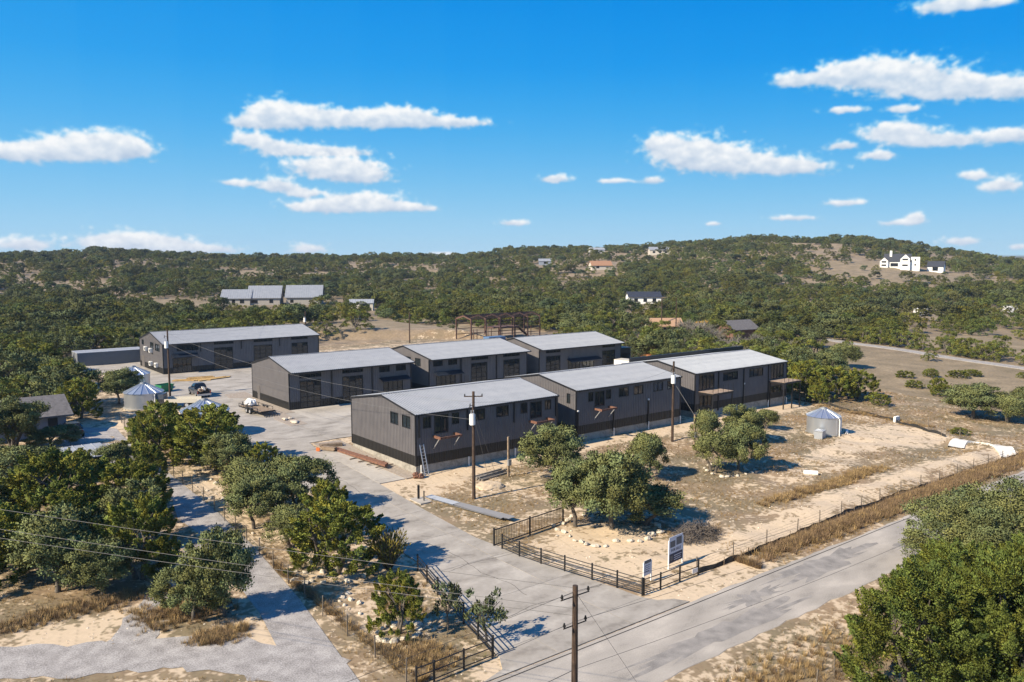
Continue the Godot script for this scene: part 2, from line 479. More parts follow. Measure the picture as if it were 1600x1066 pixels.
func terrain() -> void:
	# picture of bare soil, dry grass and weeds over the plot: 0..132 m by 18..180 m
	var w := 1188
	var h := 1458
	var cw := 132
	var ch := 162
	var cover := Image.create(cw, ch, false, Image.FORMAT_RF)
	for j in ch:
		for i in cw:
			var s := i + 0.5
			var t := j + 18.5
			var g := 0.5
			if s > 113.0 + maxf(0, 60 - t) * -0.12 or t > 172: g = 0.95
			elif s < 19.5: g = 0.8
			elif s < 31: g = 0.66
			elif t < 28: g = 0.82
			elif t < 36: g = 0.66
			elif t < 72: g = 0.74
			for p in PATCHES:
				var dx: float = (s - p[0]) / p[2]
				var dy: float = (t - p[1]) / p[3]
				var q := dx * dx + dy * dy
				if q < 4.0: g += p[4] * exp(-q * q * 0.6)
			cover.set_pixel(i, j, Color(clampf(g, 0, 1), 0, 0))
	cover_map = cover.duplicate()
	cover.resize(w, h, Image.INTERPOLATE_BILINEAR)
	var cv := cover.get_data().to_float32_array()
	var n1 := noise(101, 0.035, 5, 0.6).get_image(w, h)
	var n2 := noise(103, 0.14, 4, 0.65).get_image(w, h)
	var n3 := noise(105, 0.012, 3).get_image(w, h)
	for q in [n1, n2, n3]: q.convert(Image.FORMAT_L8)
	var d1 := n1.get_data()
	var d2 := n2.get_data()
	var d3 := n3.get_data()
	var out := PackedByteArray()
	out.resize(w * h * 3)
	var lut := PackedByteArray()
	for i in 1024: lut.append(int(Color(i / 1023.0, 0, 0).linear_to_srgb().r * 255))
	var fr := RandomNumberGenerator.new()
	fr.seed = 9
	for i in w * h:
		var a := d1[i] / 255.0
		var b := d2[i] / 255.0
		var k := clampf((cv[i] + (a - 0.5) * 1.6 + (b - 0.5) * 1.6 - 0.38) * 3.8, 0, 1)
		var soil := 0.86 + 0.2 * b + 0.1 * a
		var x := clampf(d3[i] / 255.0 * 2.0 - 0.5 + (b - 0.5) * 0.8, 0, 1)
		var gr := 0.7 + 0.7 * b
		var speck := 0.82 if (i * 2654435761) % 97 < 7 else 1.0
		var r := lerpf(0.53 * soil, (0.235 - 0.07 * x) * gr, k) * speck
		var g := lerpf(0.415 * soil, (0.165 - 0.035 * x) * gr, k) * speck
		var bl := lerpf(0.285 * soil, (0.098 - 0.022 * x) * gr, k) * speck
		out[i * 3] = lut[clampi(int(r * 1023), 0, 1023)]
		out[i * 3 + 1] = lut[clampi(int(g * 1023), 0, 1023)]
		out[i * 3 + 2] = lut[clampi(int(bl * 1023), 0, 1023)]
	var near_img := Image.create_from_data(w, h, false, Image.FORMAT_RGB8, out)
	near_img.generate_mipmaps()
	var near := StandardMaterial3D.new()
	near.albedo_texture = ImageTexture.create_from_image(near_img)
	near.roughness = 0.95
	near.texture_repeat = false
	var far := mapped(ramp_image(768, 71, 0.02, 0.22, [Color(0.12, 0.095, 0.055), Color(0.2, 0.15, 0.095), Color(0.25, 0.185, 0.12), Color(0.36, 0.275, 0.185)], 0.5), 110.0, 0.95)
	far.vertex_color_use_as_albedo = true
	var xs := grid_lines(0, 132, 1.1, -1400, 1700)
	var ts := grid_lines(18, 180, 1.1, -500, 1700)
	var va := PackedVector3Array()
	var na := PackedVector3Array()
	var ua := PackedVector2Array()
	var ca := PackedColorArray()
	for t in ts:
		for s in xs:
			va.append(at(s, t))
			var e := 0.6
			na.append(Vector3(hgt(s - e, t) - hgt(s + e, t), 2 * e, hgt(s, t + e) - hgt(s, t - e)).normalized())
			ua.append(Vector2(s / 132.0, (t - 18.0) / 162.0))
			ca.append(field_tint(s, t))
	var idn := PackedInt32Array()
	var idf := PackedInt32Array()
	var nx := xs.size()
	for j in ts.size() - 1:
		for i in nx - 1:
			var q := j * nx + i
			var tri := PackedInt32Array([q, q + nx, q + 1, q + 1, q + nx, q + nx + 1])
			if xs[i] > -0.01 and xs[i + 1] < 132.01 and ts[j] > 17.99 and ts[j + 1] < 180.01: idn.append_array(tri)
			else: idf.append_array(tri)
	var am := ArrayMesh.new()
	for k in 2:
		var arr := []
		arr.resize(Mesh.ARRAY_MAX)
		arr[Mesh.ARRAY_VERTEX] = va
		arr[Mesh.ARRAY_NORMAL] = na
		arr[Mesh.ARRAY_TEX_UV] = ua
		arr[Mesh.ARRAY_COLOR] = ca
		arr[Mesh.ARRAY_INDEX] = idn if k == 0 else idf
		am.add_surface_from_arrays(Mesh.PRIMITIVE_TRIANGLES, arr)
		am.surface_set_material(k, near if k == 0 else far)
	tag(part_mesh(self, "ground", am), "pale caliche soil and dry grass running back to the wooded hills", "ground", "", "structure")

func grid_lines(a: float, b: float, step: float, lo: float, hi: float) -> PackedFloat32Array:
	var o := PackedFloat32Array()
	var n := int(round((b - a) / step))
	var d := step
	var x := a
	while x > lo:
		d *= 1.09
		x -= minf(d, 24.0)
		o.insert(0, x)
	for i in n + 1: o.append(a + (b - a) * i / n)
	d = step
	x = b
	while x < hi:
		d *= 1.09
		x += minf(d, 24.0)
		o.append(x)
	return o

# open fields between the woods: s, t, half s, half t, kind (0 brown pasture, 1 pale soil)
const FIELDS := [
	[150, 55, 42, 26, 0], [218, 80, 22, 20, 0], [292, 141, 30, 15, 0], [160, 90, 17, 15, 0], [330, 122, 20, 10, 0], [116, 203, 28, 13, 0], [86, 201, 13, 7, 0], [100, 176, 26, 13, 1], [128, 175, 22, 14, 1], [142, 232, 12, 8, 0],
	[482, 240, 45, 45, 0], [480, 195, 26, 22, 0], [455, 262, 30, 20, 0], [117, 575, 40, 10, 1], [200, 568, 45, 8, 0], [250, 527, 32, 12, 0], [84, 369, 26, 7, 1], [110, 385, 16, 10, 0], [60, 412, 10, 6, 0],
	[330, 252, 9, 14, 1], [446, 429, 22, 12, 1], [450, 475, 20, 10, 0], [360, 414, 14, 12, 0], [500, 493, 22, 14, 1], [140, 352, 42, 14, 0], [170, 142, 12, 8, 0], [16, 140, 6, 8, 1]]

func in_field(s: float, t: float, grow := 0.0) -> int:
	for f in FIELDS:
		var w := relief.get_noise_2d(s * 0.35, t * 0.35) * 0.5
		var dx: float = (s - f[0]) / (f[2] + grow)
		var dy: float = (t - f[1]) / (f[3] + grow)
		if dx * dx + dy * dy < 1.0 + w: return f[4]
	return -1

func field_tint(s: float, t: float) -> Color:
	var k := in_field(s, t, 2.0)
	if k == 0: return Color(0.95, 0.97, 0.9)
	if k == 1: return Color(1.5, 1.45, 1.35)
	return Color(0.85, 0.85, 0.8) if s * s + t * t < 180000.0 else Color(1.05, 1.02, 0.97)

# ---------------------------------------------------------------- paving
func slabs(called: String, label: String, poly: PackedVector2Array, size: float, lift: float, mats: Array) -> Node3D:
	var o := thing(called, label, "concrete")
	o.set_meta("kind", "structure")
	var lo := poly[0]
	var hi := poly[0]
	for p in poly:
		lo = lo.min(p); hi = hi.max(p)
	var k := 0
	for i in range(int(floor(lo.x / size)), int(ceil(hi.x / size))):
		for j in range(int(floor(lo.y / size)), int(ceil(hi.y / size))):
			var g := 0.012
			var sq := PackedVector2Array([Vector2(i * size + g, j * size + g), Vector2((i + 1) * size - g, j * size + g), Vector2((i + 1) * size - g, (j + 1) * size - g), Vector2(i * size + g, (j + 1) * size - g)])
			for piece in Geometry2D.intersect_polygons(sq, poly):
				var mb := MB.new()
				drape(mb, piece, lift, 3.0, 0.12)
				if mb.v.size() > 0:
					k += 1
					part(o, "slab", mb, mats[(i * 7 + j * 3 + k * k) % mats.size()])
	return o

# hairline crack along plan points
func crack(mb: MB, line: Array, lift: float) -> void:
	var r := RandomNumberGenerator.new()
	r.seed = int(line[0] * 10)
	var last := Vector2(line[0], line[1])
	for i in range(2, line.size(), 2):
		var b := Vector2(line[i], line[i + 1])
		var a := last
		var n := int(a.distance_to(b) / 0.4)
		for k in range(1, n + 1):
			var p := a.lerp(b, float(k) / n) + Vector2(r.randf_range(-0.08, 0.08), r.randf_range(-0.08, 0.08))
			var d := (p - last).normalized().orthogonal() * r.randf_range(0.012, 0.03)
			mb.quad(at((last - d).x, (last - d).y, lift), at((last + d).x, (last + d).y, lift), at((p + d).x, (p + d).y, lift), at((p - d).x, (p - d).y, lift))
			last = p

# a track of even half width along a line of plan points
func ribbon(mb: MB, line: Array, half: float, lift: float) -> void:
	var c := Curve2D.new()
	for i in range(0, line.size(), 2):
		var d := Vector2.ZERO
		if i > 0 and i < line.size() - 2:
			d = (Vector2(line[i + 2], line[i + 3]) - Vector2(line[i - 2], line[i - 1])) / 6.0
		c.add_point(Vector2(line[i], line[i + 1]), -d, d)
	var p := c.tessellate_even_length(5, 1.2)
	var l := PackedVector2Array()
	var r := PackedVector2Array()
	for i in p.size():
		var d := (p[mini(i + 1, p.size() - 1)] - p[maxi(i - 1, 0)]).normalized().orthogonal()
		l.append(p[i] + d * half * (1.0 + 0.1 * sin(i * 1.7) + 0.09 * sin(i * 4.1)))
		r.append(p[i] - d * half * (1.0 + 0.1 * cos(i * 1.3) + 0.09 * cos(i * 3.7)))
	for i in p.size() - 1:
		for k in 3:
			var a0 := l[i].lerp(r[i], k / 3.0)
			var a1 := l[i].lerp(r[i], (k + 1) / 3.0)
			var b0 := l[i + 1].lerp(r[i + 1], k / 3.0)
			var b1 := l[i + 1].lerp(r[i + 1], (k + 1) / 3.0)
			if (b0 - a0).cross(a1 - a0) > 0:
				mb.quad(at(a0.x, a0.y, lift), at(b0.x, b0.y, lift), at(b1.x, b1.y, lift), at(a1.x, a1.y, lift))
			else:
				mb.quad(at(a0.x, a0.y, lift), at(a1.x, a1.y, lift), at(b1.x, b1.y, lift), at(b0.x, b0.y, lift))

func paving() -> void:
	slabs("concrete_driveway", "grey concrete driveway running from the road up to the yard", pts([24.5, 33.7, 26.3, 34.2, 27.0, 35.4, 30.9, 50.0, 31.3, 61.0, 31.6, 72.0, 31.8, 84.0, 38.7, 84.0, 38.1, 69.0, 37.6, 60.0, 37.3, 52.0, 38.2, 44.0, 38.8, 40.5, 39.2, 38.2, 39.4, 36.2, 39.9, 35.1, 40.9, 34.6, 41.4, 33.7]), 6.0, 0.075, M.concrete)
	slabs("concrete_yard", "broad concrete yard between the rows of metal buildings", pts([31.8, 84.03, 30.4, 94.0, 31.6, 108, 33.5, 118.0, 34.5, 131, 35, 152, 29, 172, 29, 182, 74, 182, 74, 150, 90, 132, 113, 128, 113, 86, 64.0, 86, 43, 87.4, 39.2, 87.2, 38.7, 84.03]), 6.0, 0.075, M.concrete)
	slabs("concrete_apron", "pale new concrete apron beside the gable of the metal building with the ladder", pts([38.12, 69.0, 41.0, 69.0, 40.3, 84.0, 38.72, 84.0]), 5.0, 0.085, [M.pad])
	slabs("concrete_forecourt", "pale concrete strip in front of the middle row of metal buildings", pts([45.0, 98.2, 110, 98.2, 110, 106.1, 45.0, 106.1]), 5.5, 0.084, [M.pad])
	var mb := MB.new()
	var jit := RandomNumberGenerator.new()
	jit.seed = 88
	var row := []
	for k in 330:
		var s := -90.0 + k
		var lo := 28.1 + jit.randf_range(-0.14, 0.12)
		var hi := 33.62 + (jit.randf_range(-0.08, 0.16) if s > 42.0 or s < 24.0 else 0.0)
		var nxt := []
		for q in 5:
			var t := lerpf(lo, hi, q / 4.0)
			nxt.append(at(s, t, 0.03))
		nxt.push_front(at(s, lo - 0.06, -0.03)); nxt.append(at(s, hi + 0.06, -0.03))
		if k > 0:
			for q in 6: mb.quad(row[q], nxt[q], nxt[q + 1], row[q + 1])
		row = nxt
	tag(part(self, "road", mb, M.road), "grey chip seal country road passing the entrance", "road", "", "structure")
	# darker patches of resurfacing, and sealed cracks
	for q in [[55.0, 31.9, 5.6, 1.1, 3], [39.5, 29.6, 7.0, 0.9, 4], [66.0, 30.2, 4.0, 0.7, 5], [45.5, 31.6, 2.6, 0.6, 6]]:
		mb = MB.new()
		var rough_ := PackedVector2Array()
		var pn := noise(int(q[4]), 0.9, 3)
		for k in 36:
			var a := TAU * k / 36.0
			var e := 1.0 + pn.get_noise_2d(cos(a) * 3.0, sin(a) * 3.0) * 0.9
			rough_.append(Vector2(q[0] + cos(a) * q[2] * e, clampf(q[1] + sin(a) * q[3] * e, 28.3, 33.15)))
		drape(mb, rough_, 0.034, 2.0, 0.0)
		tag(part(self, "road_patch", mb, M.road_patch), "darker grey repair patch in the chip seal road", "road patch", "repair patches in the road", "structure")
	mb = MB.new()
	crack(mb, [33.6, 41.0, 34.0, 43.5, 33.4, 46.0, 33.9, 49.0, 33.5, 53.0], 0.082)
	crack(mb, [31.6, 47.5, 34.0, 47.9, 37.6, 47.6], 0.082)
	crack(mb, [37.0, 64.0, 35.2, 66.5, 35.6, 71.0, 34.8, 77.0], 0.082)
	crack(mb, [28.8, 38.8, 33.0, 39.6, 38.8, 39.2], 0.082)
	var ck := tag(part(self, "sealed_cracks", mb, M.fabric_dark), "thin dark cracks wandering across the concrete driveway", "cracks", "", "structure")
	ck.set_meta("kind", "structure")
	mb = MB.new()
	drape(mb, pts([16.1, 36, 18.5, 49.2, 19.2, 57, 20.2, 63, 19.6, 70, 20.4, 74, 21.7, 79, 20.5, 86, 17, 98, 15, 108, 20, 113, 23.5, 108, 22.7, 96, 22.9, 86, 22.8, 79.5, 22.9, 70, 22.4, 60, 21.4, 49.8, 19.6, 38.1, 19.2, 36]), 0.03, 2.5, 0.0)
	ribbon(mb, [18.6, 39.5, 16.4, 43.4, 13.2, 47.0, 8.0, 49.8, 1.0, 54.5, -8.0, 62.0], 1.9, 0.026)
	ribbon(mb, [11.0, 50.0, 13.6, 54.0, 17.2, 59.0, 20.2, 64.0], 1.3, 0.022)
	tag(part(self, "gravel_lane", mb, M.gravel), "light grey gravel lane beside the wire fence", "lane", "", "structure")
	mb = MB.new()
	drape(mb, pts([192, 120, 186, 106, 181.5, 84, 179.4, 64, 176, 40, 176, 33, 179.5, 33, 180, 40, 183.2, 64, 185.2, 84, 189.5, 105, 196, 119]), 0.1, 4.0, 0.1)
	tag(part(self, "side_road", mb, M.gravel), "narrow pale road crossing the pasture beyond the lot", "road", "", "structure")

# ---------------------------------------------------------------- metal buildings
# a wall lies in the plane through o, runs along du and faces nrm; everything in it is given by (u, v)
func wp(o: Vector3, du: Vector3, nrm: Vector3, u: float, v: float, d := 0.0) -> Vector3:
	return o + du * u + Vector3.UP * v + nrm * d

func top_of(tops: Array, u: float) -> float:
	for i in range(1, tops.size()):
		if u <= tops[i][0] + 1e-6:
			return lerpf(tops[i - 1][1], tops[i][1], (u - tops[i - 1][0]) / (tops[i][0] - tops[i - 1][0]))
	return tops[-1][1]

# the spans of a column between v0 and v1 that no opening cuts
func clear_spans(u0: float, u1: float, v0: float, v1: float, holes: Array) -> Array:
	var spans := [[v0, v1]]
	for h in holes:
		if h[0] < u1 - 1e-4 and h[1] > u0 + 1e-4:
			var nxt := []
			for s in spans:
				if h[3] <= s[0] or h[2] >= s[1]:
					nxt.append(s)
					continue
				if h[2] > s[0]: nxt.append([s[0], h[2]])
				if h[3] < s[1]: nxt.append([h[3], s[1]])
			spans = nxt
	return spans

func wall_strip(mb: MB, o: Vector3, du: Vector3, nrm: Vector3, u0: float, u1: float, v0: float, tops: Array, cap: float, holes: Array, ribs: bool) -> void:
	var cuts := [u0, u1]
	for h in holes:
		for k in 2:
			if h[k] > u0 and h[k] < u1: cuts.append(h[k])
	for q in tops:
		if q[0] > u0 + 0.01 and q[0] < u1 - 0.01: cuts.append(q[0])
	cuts.sort()
	for i in cuts.size() - 1:
		var a: float = cuts[i]
		var b: float = cuts[i + 1]
		if b - a < 1e-3: continue
		var ta := minf(top_of(tops, a), cap)
		var tb := minf(top_of(tops, b), cap)
		for s in clear_spans(a, b, v0, maxf(ta, tb), holes):
			if s[1] - s[0] < 1e-3: continue
			var top_edge: bool = absf(s[1] - maxf(ta, tb)) < 1e-4
			var ya: float = ta if top_edge else s[1]
			var yb: float = tb if top_edge else s[1]
			mb.quad(wp(o, du, nrm, a, s[0]), wp(o, du, nrm, b, s[0]), wp(o, du, nrm, b, yb), wp(o, du, nrm, a, ya))
	if not ribs: return
	var n := int(round((u1 - u0) / 0.305))
	for k in n:
		var c := u0 + (k + 0.5) * (u1 - u0) / n
		var t := minf(top_of(tops, c), cap) - 0.01
		for s in clear_spans(c - 0.06, c + 0.06, v0, t, holes):
			if s[1] - s[0] < 0.02: continue
			var w := 0.055
			var e := 0.028
			var d := 0.05
			var a0 := wp(o, du, nrm, c - w, s[0])
			var a1 := wp(o, du, nrm, c - w, s[1])
			var b0 := wp(o, du, nrm, c - e, s[0], d)
			var b1 := wp(o, du, nrm, c - e, s[1], d)
			var c0 := wp(o, du, nrm, c + e, s[0], d)
			var c1 := wp(o, du, nrm, c + e, s[1], d)
			var d0 := wp(o, du, nrm, c + w, s[0])
			var d1 := wp(o, du, nrm, c + w, s[1])
			mb.quad(a0, b0, b1, a1); mb.quad(b0, c0, c1, b1); mb.quad(c0, d0, d1, c1)

func clad_wall(b: Node3D, o: Vector3, du: Vector3, nrm: Vector3, length: float, tops: Array, holes: Array, panels: bool, m: Material, band := 1.05) -> void:
	var n := int(round(length / 0.914)) if panels else 1
	for i in n:
		var u0 := length * i / n
		var u1 := length * (i + 1) / n
		# a sheet that an opening cuts right through is two sheets
		var cut := [band, 99.0]
		for h in holes:
			if panels and h[0] <= u0 + 0.001 and h[1] >= u1 - 0.001 and h[2] > band: cut.append(h[2] + 0.01)
		cut.sort()
		for k in cut.size() - 1:
			var mb := MB.new()
			wall_strip(mb, o, du, nrm, u0, u1, cut[k], tops, cut[k + 1], holes, panels)
			if mb.v.size() > 0: part(b, "wall_panel", mb, m)
		if band > 0.0:
			var wb := MB.new()
			wall_strip(wb, o, du, nrm, u0, u1, 0.0, tops, band, holes, panels)
			if wb.v.size() > 0: part(b, "wainscot_panel", wb, M.wain)

# glazing in an opening: nu x nv panes between bars
func glazing(b: Node3D, called: String, o: Vector3, du: Vector3, nrm: Vector3, h: Array, nu: int, nv: int, fw := 0.07, rail := 0.05, frame: Material = null) -> void:
	if frame == null: frame = M.trim
	var mb := MB.new()
	var u0: float = h[0]
	var u1: float = h[1]
	var v0: float = h[2]
	var v1: float = h[3]
	var bas := Basis(du, Vector3.UP, nrm)
	var z0 := -0.07
	var z1 := 0.05
	var zc := (z0 + z1) * 0.5
	var zd := z1 - z0
	for v in [v0, v1 - fw]:
		mb.xbox(Transform3D(bas, wp(o, du, nrm, (u0 + u1) * 0.5, v + fw * 0.5, zc)), Vector3(u1 - u0, fw, zd))
	for u in [u0, u1 - fw]:
		mb.xbox(Transform3D(bas, wp(o, du, nrm, u + fw * 0.5, (v0 + v1) * 0.5, zc)), Vector3(fw, v1 - v0 - 2 * fw, zd))
	var iu := (u1 - u0 - 2 * fw) / nu
	var iv := (v1 - v0 - 2 * fw) / nv
	for i in range(1, nu):
		mb.xbox(Transform3D(bas, wp(o, du, nrm, u0 + fw + iu * i, (v0 + v1) * 0.5, zc)), Vector3(rail, v1 - v0 - 2 * fw, zd * 0.8))
	for j in range(1, nv):
		mb.xbox(Transform3D(bas, wp(o, du, nrm, (u0 + u1) * 0.5, v0 + fw + iv * j, zc + 0.003)), Vector3(u1 - u0 - 2 * fw, rail, zd * 0.7))
	var f := part(b, called, mb, frame)
	for i in nu:
		for j in nv:
			var p := MB.new()
			var a := u0 + fw + iu * i
			var c := v0 + fw + iv * j
			# panes never sit in perfectly one plane
			var k := rng.randf_range(-0.006, 0.006)
			var q := rng.randf_range(-0.006, 0.006)
			p.quad(wp(o, du, nrm, a, c, -0.03 + k), wp(o, du, nrm, a + iu, c, -0.03 - k), wp(o, du, nrm, a + iu, c + iv, -0.03 - k + q), wp(o, du, nrm, a, c + iv, -0.03 + k + q))
			part(f, "pane", p, M.glass)

func roof_panel(mb: MB, x0: float, x1: float, za: float, ya: float, zb: float, yb: float, ribs: bool) -> void:
	# from the eave (za, ya) up to the ridge (zb, yb); a thin tray with ribs running up the slope
	var th := 0.04
	var a := Vector3(x0, ya, za)
	var b := Vector3(x1, ya, za)
	var c := Vector3(x1, yb, zb)
	var d := Vector3(x0, yb, zb)
	var dn := Vector3(0, -th, 0)
	if zb < za:
		mb.quad(a, b, c, d); mb.quad(d + dn, c + dn, b + dn, a + dn); mb.quad(a + dn, b + dn, b, a)
	else:
		mb.quad(b, a, d, c); mb.quad(c + dn, d + dn, a + dn, b + dn); mb.quad(b + dn, a + dn, a, b)
	if not ribs: return
	var n := int(round((x1 - x0) / 0.305))
	for k in n:
		var x := x0 + (k + 0.5) * (x1 - x0) / n
		var w := 0.05
		var e := 0.026
		var up := Vector3(0, 0.06, 0)
		var p := [Vector3(x - w, ya, za), Vector3(x - e, ya, za) + up, Vector3(x + e, ya, za) + up, Vector3(x + w, ya, za)]
		var q := [Vector3(x - w, yb, zb), Vector3(x - e, yb, zb) + up, Vector3(x + e, yb, zb) + up, Vector3(x + w, yb, zb)]
		for i in 3:
			if zb < za: mb.quad(p[i], p[i + 1], q[i + 1], q[i])
			else: mb.quad(p[i + 1], p[i], q[i], q[i + 1])
		mb.quad(p[0], p[3], p[2], p[1])

# openings: front [s0, s1, v0, v1, kind], left gable [t_hi, t_lo, v0, v1, kind]
func metal_building(called: String, label: String, d: Dictionary) -> Node3D:
	var s0: float = d.s0
	var t0: float = d.t0
	var L: float = d.s1 - s0
	var W: float = d.t1 - t0
	var eave: float = d.eave
	var rz: float = -(d.rt - t0)
	var rh: float = d.ridge
	var oh: float = d.get("oh", 0.12)
	var rm: Material = d.get("roof", M.roof)
	var b := thing(called, label, "building", Vector3(s0, 0, -t0), 0, "dark grey metal workshop buildings")
	# openings in wall coordinates
	var fh := []
	for q in d.front: fh.append([q[0] - s0, q[1] - s0, q[2], q[3], q[4]])
	var gh := []
	for q in d.get("gable", []): gh.append([d.t1 - q[0], d.t1 - q[1], q[2], q[3], q[4]])
	# the eave wall tops follow the roof where it overhangs
	var slope: float = (rh - eave) / (absf(rz) + oh)
	var ftop := eave + slope * oh - 0.05
	var bslope: float = (rh - eave) / (W - absf(rz))
	var wm: Material = M.wall_rear if called == "metal_workshop" else M.wall
	var fo := Vector3.ZERO
	var X := Vector3.RIGHT
	var Z := Vector3.BACK
	clad_wall(b, fo, X, Z, L, [[0, ftop], [L, ftop]], fh, true, wm)
	var go := Vector3(0, 0, -W)
	var gt := [[0, eave - 0.05], [W + rz, rh - 0.05], [W, ftop]]
	clad_wall(b, go, Z, -X, W, gt, gh, true, wm)
	clad_wall(b, Vector3(L, 0, 0), -Z, X, W, [[0, ftop], [-rz, rh - 0.05], [W, eave - 0.05]], [], false, wm)
	clad_wall(b, Vector3(L, 0, -W), -X, -Z, L, [[0, eave - 0.05], [L, eave - 0.05]], [], false, wm)
	# slab and stem wall
	var mb := MB.new()
	var fb: float = d.get("base", -0.6)
	mb.box(Vector3(0.03, fb, -W + 0.03), Vector3(L - 0.03, -0.004, -0.03))
	part(b, "foundation", mb, M.found)
	mb = MB.new()
	mb.quad(Vector3(0.05, 0.0, -0.05), Vector3(L - 0.05, 0.0, -0.05), Vector3(L - 0.05, 0.0, -W + 0.05), Vector3(0.05, 0.0, -W + 0.05))
	part(b, "floor", mb, M.floor)
	mb = MB.new()
	mb.box(Vector3(0.3, 0.01, -5.2), Vector3(L - 0.3, eave - 0.4, -5.08))
	for k in range(1, int(L / 5.5)):
		mb.box(Vector3(k * 5.5, 0.01, -5.07), Vector3(k * 5.5 + 0.12, eave - 0.42, -0.3))
	part(b, "partition", mb, M.inside)
	# roof
	var g := 0.1
	var n := int(round((L + 2 * g) / 0.914))
	for i in n:
		mb = MB.new()
		var x0 := -g + (L + 2 * g) * i / n
		var x1 := -g + (L + 2 * g) * (i + 1) / n
		roof_panel(mb, x0, x1, oh, eave, rz, rh, true)
		part(b, "roof_panel", mb, rm)
	mb = MB.new()
	roof_panel(mb, -g, L + g, -W - 0.12, eave - bslope * 0.12, rz, rh - 0.002, true)
	part(b, "rear_roof_slope", mb, rm)
	mb = MB.new()
	mb.bar(Vector3(-g, rh + 0.055, rz), Vector3(L + g, rh + 0.055, rz), 0.3, 0.03)
	part(b, "ridge_cap", mb, rm)
	# dark trim: eave gutter, rakes, corners
	mb = MB.new()
	mb.bar(Vector3(-g, eave - 0.07, oh + 0.05), Vector3(L + g, eave - 0.07, oh + 0.05), 0.11, 0.15)
	part(b, "gutter", mb, M.trim)
	for x in [-g - 0.03, L + g + 0.03]:
		mb = MB.new()
		mb.bar(Vector3(x, eave - 0.045, oh + 0.1), Vector3(x, rh - 0.045, rz), 0.05, 0.17)
		mb.bar(Vector3(x, rh - 0.045, rz), Vector3(x, eave - 0.06, -W - 0.1), 0.05, 0.17)
		part(b, "rake_trim", mb, M.trim)
	if oh > 0.5:
		mb = MB.new()
		mb.quad(Vector3(-g, eave - 0.13, oh), Vector3(-g, ftop - 0.13, 0.02), Vector3(L + g, ftop - 0.13, 0.02), Vector3(L + g, eave - 0.13, oh))
		part(b, "soffit", mb, M.trim)
	for q in [[0.0, 0.0], [L, 0.0], [0.0, -W], [L, -W]]:
		mb = MB.new()
		mb.box(Vector3(q[0] - 0.07, 0.0, q[1] - 0.07), Vector3(q[0] + 0.07, eave - 0.12, q[1] + 0.07))
		part(b, "corner_trim", mb, M.trim)
	# what fills the openings
	for set_ in [[fh, fo, X, Z], [gh, go, Z, -X]]:
		for h in set_[0]:
			var o: Vector3 = set_[1]
			var du: Vector3 = set_[2]
			var nr: Vector3 = set_[3]
			match h[4]:
				"w1": glazing(b, "window", o, du, nr, h, 1, 1)
				"w2": glazing(b, "window", o, du, nr, h, 2, 1)
				"w3": glazing(b, "window", o, du, nr, h, 3, 1)
				"sd": glazing(b, "patio_door", o, du, nr, h, 2, 1, 0.1, 0.09)
				"gd": glazing(b, "sectional_door", o, du, nr, h, 3, 5, 0.1, 0.06)
				"tr": glazing(b, "transom_window", o, du, nr, h, 4, 1)
				"sf": glazing(b, "shopfront", o, du, nr, h, maxi(2, int(round((h[1] - h[0]) / 0.85))), 1, 0.08, 0.07)
				"sf2": glazing(b, "shopfront", o, du, nr, h, maxi(2, int(round((h[1] - h[0]) / 0.85))), 2, 0.08, 0.07)
				"door":
					mb = MB.new()
					mb.xbox(Transform3D(Basis(du, Vector3.UP, nr), wp(o, du, nr, (h[0] + h[1]) * 0.5, (h[2] + h[3]) * 0.5, 0.01)), Vector3(h[1] - h[0] - 0.004, h[3] - h[2] - 0.004, 0.09))
					var dr := part(b, "door", mb, M.door)
					mb = MB.new()
					mb.xbox(Transform3D(Basis(du, Vector3.UP, nr), wp(o, du, nr, h[0] + 0.14, h[2] + 1.0, 0.1)), Vector3(0.14, 0.03, 0.06))
					part(dr, "handle", mb, M.alu)
	# rainwater pipes [s, v0, v1]
	for q in d.get("pipes", []):
		mb = MB.new()
		mb.box(Vector3(q[0] - s0 - 0.07, q[1], 0.05), Vector3(q[0] - s0 + 0.07, q[2], 0.19))
		part(b, "downspout", mb, M.trim)
	for q in d.get("stubs", []):
		mb = MB.new()
		var gy := hgt(q, t0 - 0.3)
		mb.tube([Vector3(q - s0, gy - 0.1, 0.2), Vector3(q - s0, gy + 1.0, 0.2)], [0.07, 0.07], 10)
		part(b, "drain_stub", mb, M.white)
	# wall lamps [s, v]
	for q in d.get("lamps", []):
		mb = MB.new()
		mb.box(Vector3(q[0] - s0 - 0.09, q[1] - 0.1, 0.035), Vector3(q[0] - s0 + 0.09, q[1] + 0.1, 0.2))
		part(b, "wall_lamp", mb, M.white)
	# shop awnings [s0, s1, v_low, v_high, out]
	for q in d.get("awnings", []):
		mb = MB.new()
		var a := Vector3(q[0] - s0, q[3], 0.04)
		var c := Vector3(q[0] - s0, q[2], q[4])
		var dx := Vector3(q[1] - q[0], 0, 0)
		var dn := Vector3(0, -0.12, 0)
		mb.quad(c, c + dx, a + dx, a)
		mb.quad(a + dn, a + dx + dn, c + dx + dn, c + dn)
		mb.quad(c + dn, c + dx + dn, c + dx, c)
		mb.quad(a + dn, c + dn, c, a)
		mb.quad(c + dx + dn, a + dx + dn, a + dx, c + dx)
		var aw := part(b, "awning", mb, M.awning)
		mb = MB.new()
		for k in 2:
			var x: float = (q[0] if k == 0 else q[1]) - s0 + (0.15 if k == 0 else -0.15)
			mb.bar(Vector3(x, q[2] - 0.1, q[4] - 0.1), Vector3(x, q[3] + 0.5, 0.04), 0.03, 0.03)
		part(aw, "tie_rod", mb, M.trim)
